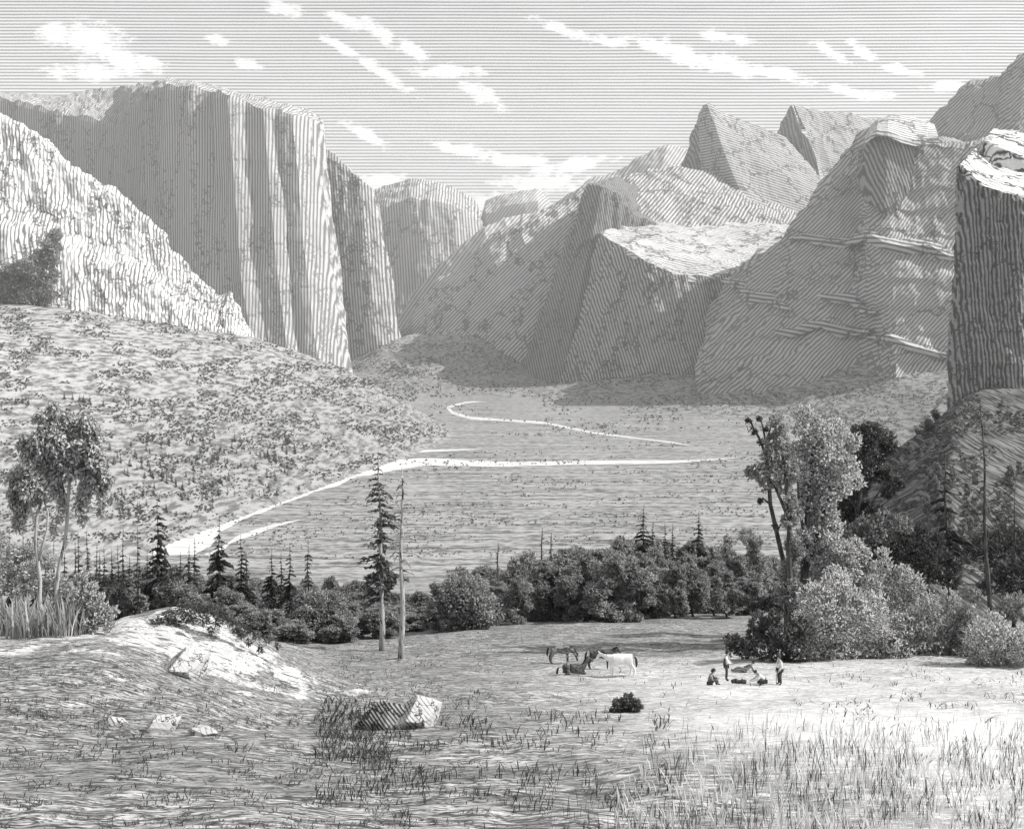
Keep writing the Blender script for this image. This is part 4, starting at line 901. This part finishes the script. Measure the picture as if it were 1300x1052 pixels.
def blades(name, pts, h, mat_, tone, wide=.05, lean=.35, seed=0):
    r_ = np.random.default_rng(seed); mb = MB(); n = len(pts)
    g = r_.uniform(0, 6.28, n); L = np.asarray(h)*r_.uniform(.55, 1.2, n); s = lean*r_.uniform(.2, 1.6, n)
    u = np.stack([np.cos(g), np.sin(g), g*0], -1); wv = np.stack([-np.sin(g), np.cos(g), g*0], -1)*(L*wide)[:, None]
    V = []
    for f, wd in ((0, .7), (.55, 1.0), (1.0, .06)):
        c = pts+u*(s*L*f**1.7)[:, None]+np.array([0, 0, 1])*(L*f)[:, None]
        V += [c-wv*wd, c+wv*wd]
    V = np.stack(V, 1).reshape(-1, 3); base = np.arange(n)[:, None]*6
    Fc = np.concatenate([base+np.array([0, 1, 3, 2]), base+np.array([2, 3, 5, 4])])
    mb.add(V, Fc, np.tile(np.clip(tone(n, r_), 0, 1), 2), [(0, .5), (1, .5), (1, .5), (0, .5)])
    return tag(mb.build(name, mat_), kind='stuff')
_DN = np.geomspace(13, 140, 900); _PN = np.arange(-60, 1375, 4.0)
_RN = HY-(ground_z((_PN[:, None]-CX)/F*_DN[None, :], np.broadcast_to(_DN, (len(_PN), len(_DN))))-CAMZ)*F/_DN
def ground_pts(n, x0, x1, y0, y1, keep=None):
    """scatter points over the part of the near ground seen in a photo rectangle"""
    out = []; have = 0
    while have < n:
        a = rng.uniform(x0, x1, 6000); b = rng.uniform(y0, y1, 6000)
        if keep is not None:
            k = keep(a, b) > rng.random(6000); a = a[k]; b = b[k]
        i = np.clip(np.round((a+60)/4).astype(int), 0, len(_PN)-1); hit = _RN[i] <= b[:, None]; k = hit.argmax(1); ok = hit.any(1)
        a, b, d = a[ok], b[ok], _DN[k[ok]]
        d = d*rng.uniform(.997, 1.003, len(d)); x = (a-CX)/F*d
        out.append(np.stack([x, d, ground_z(x, d)-.02, a, b], -1)); have += len(a)
    return np.concatenate(out)[:n]
def vn(a, b, sa, sb, c, seed): return vnoise(np.stack([a/sa, b/sb, a*0+c], -1), seed)
def dens(a, b): return 1/(1+np.exp(-((a-940)+(b-925)*1.7)/45.0))
# tall grass at the right front
q = ground_pts(2500, 700, 1345, 912, 1075, lambda a, b: dens(a, b)*(vn(a, b, 20, 11, 1, 4) > -.15)*np.clip((b-915)/50, 0.05, 1))
blades('tall_grass', q[:, :3], 23*q[:, 1]/F*np.clip((q[:, 4]-850)/110, .45, 1.0), GRASS_DARK, lambda n, r_: r_.random(n), .020, .45, 1)
q = ground_pts(2000, 780, 1345, 905, 1075, dens)
blades('pale_grass', q[:, :3], 23*q[:, 1]/F*np.clip((q[:, 4]-860)/90, .4, 1.0), GRASS_PALE, lambda n, r_: r_.random(n), .05, .4, 2)
# ragged turf: short dark tufts over the near ground
def keep_turf(a, b):
    p = np.where(a < 620, 0.75, np.where(a < 1050, .18, .5))*np.where((a > 640) & (b > 900), .35, 1)
    p = np.where((a > 150) & (a < 420) & (b > 800) & (b < 870), p*.15, p)
    p = np.where((a > 420) & (a < 520) & (b > 890), 1.0, p)
    return p*(vn(a, b, 34, 6.5, 2, 6) > .06)
q = ground_pts(8000, -30, 1330, 795, 1075, keep_turf)
blades('turf_tufts', q[:, :3], 5.0*q[:, 1]/F*np.clip((q[:, 4]-760)/130, .5, 1.2), GRASS_MID, lambda n, r_: r_.random(n), .13, 1.3, 3)
q = ground_pts(650, 405, 492, 890, 968)
blades('rough_grass', q[:, :3], 9*q[:, 1]/F, GRASS_DARK, lambda n, r_: r_.random(n), .09, 1.0, 6)
q = ground_pts(1700, 400, 850, 905, 1075, lambda a, b: (vn(a, b, 30, 12, 7, 6) > .05)*np.where(a < 540, 1, .5))
blades('rough_grass', q[:, :3], 11*q[:, 1]/F, GRASS_DARK, lambda n, r_: r_.random(n), .07, .8, 4)

# ------------------------------------------------------------------ horses and people
def skin(name, nodes, edges, mat, parent, root, sub=2):
    """grow one continuous surface over a skeleton of joints"""
    names = list(nodes); idx = {k: i for i, k in enumerate(names)}
    me = bpy.data.meshes.new(name); me.from_pydata([nodes[k][0] for k in names], [(idx[a], idx[b]) for a, b in edges], [])
    o = bpy.data.objects.new(name, me); COL.objects.link(o)
    sk = o.modifiers.new('skin', 'SKIN'); sk.use_smooth_shade = True
    for k in names:
        r = nodes[k][1]; v = me.skin_vertices[0].data[idx[k]]; v.radius = r if isinstance(r, tuple) else (r, r); v.use_root = (k == root)
    sb = o.modifiers.new('sub', 'SUBSURF'); sb.levels = sub; sb.render_levels = sub
    dg = bpy.context.evaluated_depsgraph_get(); dg.update()
    m2 = bpy.data.meshes.new_from_object(o.evaluated_get(dg)); o.modifiers.clear(); o.data = m2; m2.name = name
    bpy.data.meshes.remove(me); m2.materials.clear(); m2.materials.append(mat)
    m2.polygons.foreach_set('use_smooth', [True]*len(m2.polygons))
    if parent is not None: o.parent = parent
    return o
COAT_WHITE = plain('white_coat', 0.70, 0.82, 3); COAT_DARK = plain('dark_coat', 0.045, 0.13, 5); COAT_BAY = plain('brown_coat', 0.06, 0.30, 2.2, 3, (1, 1, 1.6), .42, .6); HAIR = plain('mane_hair', 0.02, 0.06, 20)
HOOF = plain('hoof_horn', 0.03, 0.06, 20)
def horse(label, px, py, face, coat, s=1.0, head='level', lying=False, hair=HAIR, legs=0.0):
    x, d, z = at(px, py, 40, 110)
    t = thing('horse', label, 'horse', (x, d, z), 'horses resting on the meadow', R(face))
    dz = -0.78 if lying else 0.0
    N = {'rump': ((-.82, 0, 1.26), (.25, .27)), 'croup': ((-.58, 0, 1.30), (.28, .29)), 'loin': ((-.22, 0, 1.24), (.27, .28)), 'barrel': ((.14, 0, 1.18), (.28, .31)), 'chest': ((.48, 0, 1.20), (.25, .31)), 'shoulder': ((.72, 0, 1.24), (.19, .25))}
    if head == 'graze': nk = [((.98, 0, 1.12), (.12, .18)), ((1.18, 0, .86), (.10, .13)), ((1.34, 0, .66), (.085, .11)), ((1.40, 0, .42), (.075, .09)), ((1.42, 0, .20), (.055, .06))]
    elif head == 'up': nk = [((.90, 0, 1.48), (.12, .18)), ((1.02, 0, 1.74), (.09, .13)), ((1.12, 0, 1.94), (.085, .10)), ((1.34, 0, 1.84), (.075, .09)), ((1.55, 0, 1.70), (.055, .06))]
    else: nk = [((.96, 0, 1.38), (.12, .18)), ((1.18, 0, 1.50), (.095, .13)), ((1.36, 0, 1.58), (.085, .11)), ((1.54, 0, 1.38), (.075, .09)), ((1.66, 0, 1.16), (.055, .06))]
    for k, v in zip(('neck', 'crest', 'poll', 'face', 'muzzle'), nk): N[k] = v
    E = [('rump', 'croup'), ('croup', 'loin'), ('loin', 'barrel'), ('barrel', 'chest'), ('chest', 'shoulder'), ('shoulder', 'neck'), ('neck', 'crest'), ('crest', 'poll'), ('poll', 'face'), ('face', 'muzzle')]
    pl = np.array(N['poll'][0]); fc = np.array(N['face'][0])-pl; fc /= np.linalg.norm(fc); up = np.array([-fc[2], 0, fc[0]]); up = up if up[2] > 0 or head == 'graze' else -up
    if head == 'graze': up = np.array([-0.3, 0, .95])
    for sgn, n in ((1, 'l'), (-1, 'r')):
        e0 = pl+up*.10-fc*.01+np.array([0, .055*sgn, 0]); N['ear0'+n] = (tuple(e0), .03); N['ear1'+n] = (tuple(e0+up*.13), .010)
        E += [('poll', 'ear0'+n), ('ear0'+n, 'ear1'+n)]
    if not lying:
        for sgn, n in ((1, 'l'), (-1, 'r')):
            a = legs*sgn
            N['elbow'+n] = ((.56, .15*sgn, .90), (.085, .12)); N['knee'+n] = ((.58+.10*a, .15*sgn, .50), .055); N['fet'+n] = ((.56+.10*a, .15*sgn, .15), .04); N['hoof'+n] = ((.60+.10*a, .15*sgn, .035), .052)
            E += [('chest', 'elbow'+n), ('elbow'+n, 'knee'+n), ('knee'+n, 'fet'+n), ('fet'+n, 'hoof'+n)]
            N['stifle'+n] = ((-.66-.06*a, .16*sgn, .92), (.12, .16)); N['hock'+n] = ((-.92-.14*a, .16*sgn, .52), .065); N['hfet'+n] = ((-.86-.16*a, .16*sgn, .15), .043); N['hhoof'+n] = ((-.80-.16*a, .16*sgn, .035), .052)
            E += [('croup', 'stifle'+n), ('stifle'+n, 'hock'+n), ('hock'+n, 'hfet'+n), ('hfet'+n, 'hhoof'+n)]
    else:
        for sgn, n in ((1, 'l'), (-1, 'r')):
            N['elbow'+n] = ((.55, .22*sgn, .98), (.09, .11)); N['knee'+n] = ((.95, .26*sgn, .92), .06); N['fet'+n] = ((.66, .30*sgn, .84), .042); N['hoof'+n] = ((.56, .30*sgn, .84), .048)
            E += [('chest', 'elbow'+n), ('elbow'+n, 'knee'+n), ('knee'+n, 'fet'+n), ('fet'+n, 'hoof'+n)]
            N['stifle'+n] = ((-.30, .30*sgn, .98), (.12, .14)); N['hock'+n] = ((-.70, .34*sgn, .88), .065); N['hfet'+n] = ((-.32, .38*sgn, .83), .043); N['hhoof'+n] = ((-.2, .38*sgn, .83), .048)
            E += [('croup', 'stifle'+n), ('stifle'+n, 'hock'+n), ('hock'+n, 'hfet'+n), ('hfet'+n, 'hhoof'+n)]
    def sc(N): return {k: (tuple(np.array(p)*s+np.array([0, 0, dz*s])), tuple(np.atleast_1d(r)*s*1.18) if isinstance(r, tuple) else r*s*1.35) for k, (p, r) in N.items()}
    skin('body', sc(N), E, coat, t, 'barrel')
    T = {'a': ((-1.02, 0, 1.36), .05), 'b': ((-1.13, 0, 1.20), .06), 'c': ((-1.17, 0, .90), .075), 'd': ((-1.15, 0, .62 if not lying else .86), .03)}
    skin('tail', sc(T), [('a', 'b'), ('b', 'c'), ('c', 'd')], hair, t, 'a', 1)
    mb = MB(); n1, n2, n3, sh = [np.array(N[k][0]) for k in ('neck', 'crest', 'poll', 'shoulder')]
    c = []; dd = []
    for i in range(60):
        f = i/59*3; a, b = ((sh+[-.05, 0, .06], n1), (n1, n2), (n2, n3))[min(2, int(f))]; p = a+(b-a)*(f-min(2, int(f)))
        tg = unit(b-a); nn = np.array([-tg[2], 0, tg[0]]); c.append(p+nn*.14+np.array([0, rng.uniform(-.05, .05), 0])); dd.append(np.array([-.3, rng.uniform(-1, 1), -.6]))
    c = (np.array(c)+np.array([0, 0, dz]))*s
    mb.leaves(c, np.array(dd), rng.normal(size=c.shape), .24*s, .09*s, .2); mb.build('mane', hair, t)
    ey = MB()
    for sgn in (1, -1):
        p = (pl+fc*.14+np.array([0, .075*sgn, 0])+np.array([0, 0, dz]))*s; ey.tube([p-np.array([0, .02*sgn*s, 0]), p+np.array([0, .012*sgn*s, 0])], [.022*s, .012*s], 6)
    ey.build('eyes', HOOF, t)
    return t
horse('brown patchy horse grazing with lowered head, left of the group', 712, 842, 0, COAT_BAY, 0.92, 'graze', legs=.4)
horse('dark horse lying down with raised head in front of the grazing one', 727, 856, 8, COAT_DARK, 0.95, 'up', True)
horse('dark horse standing behind the white one, head over its back', 762, 849, 0, COAT_DARK, 0.92, 'level', legs=.2)
horse('white horse standing broadside, nearest of the group', 787, 858, 180, COAT_WHITE, 0.98, 'level', legs=.7)

SKINM = plain('skin', 0.34, 0.42, 10); SHIRT_W = plain('white_shirt', 0.66, 0.8, 6); CLOTH_D = plain('dark_cloth', 0.035, 0.11, 8); CLOTH_M = plain('grey_cloth', 0.10, 0.26, 8); HAIRM = plain('dark_hair', 0.02, 0.05, 20)
def person(label, px, py, face, J, shirt, trousers, hat=True, s=1.0, coat=None):
    """J: joint positions, x forward, y to the left, z up"""
    x, d, z = at(px, py, 30, 100)
    t = thing('person', label, 'person', (x, d, z), 'party resting on the meadow', R(face))
    J = {k: np.array(v, float)*s for k, v in J.items()}
    pel, chest, neck, head = J['pelvis'], J['chest'], J['neck'], J['head']
    spine = (pel+chest)/2; up = unit(head-neck); fwd = J.get('look', np.array([1., 0, 0])); fwd = unit(fwd-up*(fwd@up))
    N = {'pelvis': (pel, (.15, .11)), 'spine': (spine, (.14, .10)), 'chest': (chest, (.165, .115)), 'neck': (neck, .055), 'jaw': (head-up*.05+fwd*.02, (.072, .08)), 'head': (head+up*.04, (.078, .092)), 'top': (head+up*.10-fwd*.01, (.06, .07)), 'nose': (head+fwd*.118-up*.005, .014)}
    E = [('pelvis', 'spine'), ('spine', 'chest'), ('chest', 'neck'), ('neck', 'jaw'), ('jaw', 'head'), ('head', 'top'), ('head', 'nose')]
    for n in 'lr':
        sh, el, wr, hp, kn, an = [J[k+n] for k in ('sh', 'el', 'wr', 'hip', 'kn', 'an')]
        N['sh'+n] = (sh, .062); N['el'+n] = (el, .042); N['wr'+n] = (wr, .028)
        hd = unit(wr-el); side = unit(np.cross(hd, (0.2, 0.1, 1.0))); N['palm'+n] = (wr+hd*.065, (.036, .018))
        E += [('chest', 'sh'+n), ('sh'+n, 'el'+n), ('el'+n, 'wr'+n), ('wr'+n, 'palm'+n)]
        bendv = np.cross(side, hd)
        for f in range(4):
            o_ = side*(f-1.5)*.021; L = (.062, .075, .072, .055)[f]
            N[f'f{f}a'+n] = (wr+hd*.105+o_, .0085); N[f'f{f}b'+n] = (wr+hd*(.105+L*.6)+o_*1.1+bendv*.014, .0078); N[f'f{f}c'+n] = (wr+hd*(.105+L)+o_*1.1+bendv*.036, .0066)
            E += [('palm'+n, f'f{f}a'+n), (f'f{f}a'+n, f'f{f}b'+n), (f'f{f}b'+n, f'f{f}c'+n)]
        N['tha'+n] = (wr+hd*.05-side*.048, .0105); N['thb'+n] = (wr+hd*.095-side*.066+bendv*.02, .0085); E += [('palm'+n, 'tha'+n), ('tha'+n, 'thb'+n)]
        ft = J.get('toe'+n, an+np.array([.17, 0, -.045])*s)
        N['hip'+n] = (hp, .092); N['kn'+n] = (kn, .058); N['calf'+n] = (kn*.65+an*.35, .058); N['an'+n] = (an, .04); N['toe'+n] = (ft, (.04, .03))
        E += [('pelvis', 'hip'+n), ('hip'+n, 'kn'+n), ('kn'+n, 'calf'+n), ('calf'+n, 'an'+n), ('an'+n, 'toe'+n)]
    skin('body', N, E, SKINM, t, 'pelvis')
    g = .018
    def grow(keys, edges, extra=g): return {k: (N[k][0], tuple(np.atleast_1d(N[k][1])+extra) if isinstance(N[k][1], tuple) else N[k][1]+extra) for k in keys}, [e for e in edges if e[0] in keys and e[1] in keys]
    a, b = grow(['pelvis', 'spine', 'chest', 'shl', 'shr', 'ell', 'elr', 'wrl', 'wrr'], E); skin('shirt', a, b, shirt, t, 'chest')
    a, b = grow(['pelvis', 'hipl', 'hipr', 'knl', 'knr', 'calfl', 'calfr', 'anl', 'anr'], E, .024); skin('trousers', a, b, trousers, t, 'pelvis')
    for n in 'lr':
        a, b = grow(['an'+n, 'toe'+n], E, .012); skin('shoe', a, b, HAIRM, t, 'an'+n)
    if coat is not None:
        a = {'p': (spine-fwd*.05-up*.30, (.19, .13)), 's': (spine-fwd*.05, (.175, .12)), 'c': (chest-fwd*.05, (.185, .12))}; skin('coat', a, [('p', 's'), ('s', 'c')], coat, t, 's')
    hb = {'a': (head+up*.05-fwd*.045, .082), 'b': (head+up*.105-fwd*.02, .07), 'c': (head-up*.02-fwd*.06, .06)}; skin('hair', hb, [('c', 'a'), ('a', 'b')], HAIRM, t, 'a')
    ey = MB()
    sd_ = np.cross(up, fwd)
    for k in (-1, 1):
        p = head+up*.03+fwd*.088+sd_*k*.032; ey.tube([p-fwd*.012, p+fwd*.008], [.012, .008], 6)
    p = head-up*.055+fwd*.094; ey.tube([p-sd_*.024, p, p+sd_*.024], [.004, .007, .004], 6); ey.build('face_features', HAIRM, t)
    if hat:
        h = MB(); c = head+up*.135; h.tube([c-up*.02, c-up*.012], [.155, .15], 20); h.tube([c-up*.012, c+up*.05, c+up*.085], [.092, .088, .065], 16); h.build('hat', CLOTH_D, t, True)
    return t
STAND = dict(pelvis=(0, 0, .95), chest=(.01, 0, 1.34), neck=(.02, 0, 1.52), head=(.05, 0, 1.64), shl=(0, .19, 1.43), shr=(0, -.19, 1.43), ell=(-.02, .26, 1.14), elr=(-.02, -.26, 1.14), wrl=(.12, .22, .92), wrr=(.12, -.22, .92),
             hipl=(0, .10, .90), hipr=(0, -.10, .90), knl=(.03, .11, .50), knr=(.03, -.11, .50), anl=(-.01, .12, .085), anr=(-.01, -.12, .085))
SIT = dict(pelvis=(0, 0, .13), chest=(.10, 0, .52), neck=(.17, 0, .69), head=(.23, 0, .81), shl=(.12, .19, .61), shr=(.12, -.19, .61), ell=(.26, .27, .38), elr=(.26, -.27, .38), wrl=(.46, .16, .40), wrr=(.46, -.16, .40),
           hipl=(.05, .11, .13), hipr=(.05, -.11, .13), knl=(.42, .2, .42), knr=(.42, -.2, .42), anl=(.50, .14, .08), anr=(.50, -.14, .08))
person('seated man in dark clothes with drawn-up knees, leftmost of the party', 900, 869, -20, SIT, CLOTH_M, CLOTH_D, True, 1.0)
person('standing man in a long dark coat and pale shirt front, left of the pair standing', 922, 864, -8, dict(STAND, ell=(.08, .26, 1.16), wrl=(.26, .12, 1.10), elr=(.08, -.26, 1.16), wrr=(.26, -.12, 1.10)), SHIRT_W, CLOTH_D, True, 1.06, CLOTH_D)
person('man reclining on one elbow with legs stretched to the left', 946, 853, 180, dict(pelvis=(0, 0, .16), chest=(-.34, 0, .40), neck=(-.46, 0, .54), head=(-.50, 0, .67), look=(.9, -.3, 0), shl=(-.38, .18, .48), shr=(-.38, -.18, .46), ell=(-.52, .26, .16), elr=(-.14, -.28, .34), wrl=(-.66, .2, .06), wrr=(.06, -.2, .30),
        hipl=(.05, .1, .15), hipr=(.05, -.1, .17), knl=(.45, .12, .20), knr=(.44, -.12, .30), anl=(.88, .1, .09), anr=(.86, -.1, .09), toel=(.98, .1, .2), toer=(.96, -.1, .2)), CLOTH_M, CLOTH_M, False)
person('crouching man in a white shirt bending forward to the left', 968, 869, 180, dict(pelvis=(-.12, 0, .28), chest=(.14, 0, .60), neck=(.28, 0, .70), head=(.40, 0, .74), look=(.7, 0, -.5), shl=(.2, .19, .62), shr=(.2, -.19, .62), ell=(.34, .22, .36), elr=(.36, -.22, .36), wrl=(.58, .12, .28), wrr=(.6, -.12, .28),
        hipl=(-.10, .1, .26), hipr=(-.10, -.1, .26), knl=(.26, .16, .36), knr=(.28, -.16, .10), anl=(.08, .14, .085), anr=(-.16, -.14, .07)), SHIRT_W, CLOTH_D, False)
tp = person('standing man in a white shirt and dark trousers holding a stick, rightmost of the party', 990, 869, 195, dict(STAND, elr=(.02, -.27, 1.16), ell=(.03, .27, 1.14), wrl=(.20, .25, .92)), SHIRT_W, CLOTH_D, True, 0.98)
x, d, z = at(985.5, 869, 30, 100)
mb = MB(); mb.tube([(0, 0, 0), (.02, 0, .5), (.06, .02, 1.0)], [.016, .018, .02], 7)
o = mb.build('walking_stick', BARK_DARK, None, True, (0, 0, 0)); o.location = (x, d, z); tag(o, 'thin walking stick planted upright beside the white-shirted standing man', 'stick')
# blanket bundle on the ground in the middle of the party
x, d, z = at(938, 868, 30, 100)
t = thing('bundle', 'dark rolled pack lying on the grass amid the resting party', 'pack', (x, d, z))
mb = MB(); th = np.linspace(0, 1, 9); mb.tube(np.stack([-.42+.84*th, .06*np.sin(th*5), .13+.04*np.sin(th*9)], -1), .07+.09*np.sin(np.pi*np.clip(th, .06, .94))**.5, 12); mb.build('roll', CLOTH_D, t, True)
mb = MB()
for k in (-.2, .2): mb.tube([(k-.03, .03, .14), (k+.03, .03, .14)], [.172, .172], 14)
mb.build('straps', HAIRM, t, True)

# ------------------------------------------------------------------ air: the far walls fade a little
def build_haze():
    bm = bmesh.new(); bmesh.ops.create_cube(bm, size=1.0)
    for v in bm.verts: v.co = Vector((v.co.x*36000, (v.co.y+.5)*14500-400, (v.co.z+.5)*1900-60))
    me = bpy.data.meshes.new('haze'); bm.to_mesh(me); bm.free()
    m = bpy.data.materials.new('haze_air'); m.use_nodes = True; nt = m.node_tree
    nt.nodes.remove(nt.nodes['Principled BSDF'])
    v = nt.nodes.new('ShaderNodeVolumePrincipled'); v.inputs['Color'].default_value = (.93, .93, .93, 1); v.inputs['Density'].default_value = HAZE
    nt.links.new(v.outputs[0], nt.nodes['Material Output'].inputs['Volume'])
    me.materials.append(m); o = bpy.data.objects.new('haze', me); COL.objects.link(o); tag(o, kind='stuff')
HAZE = 5.5e-5
build_haze()
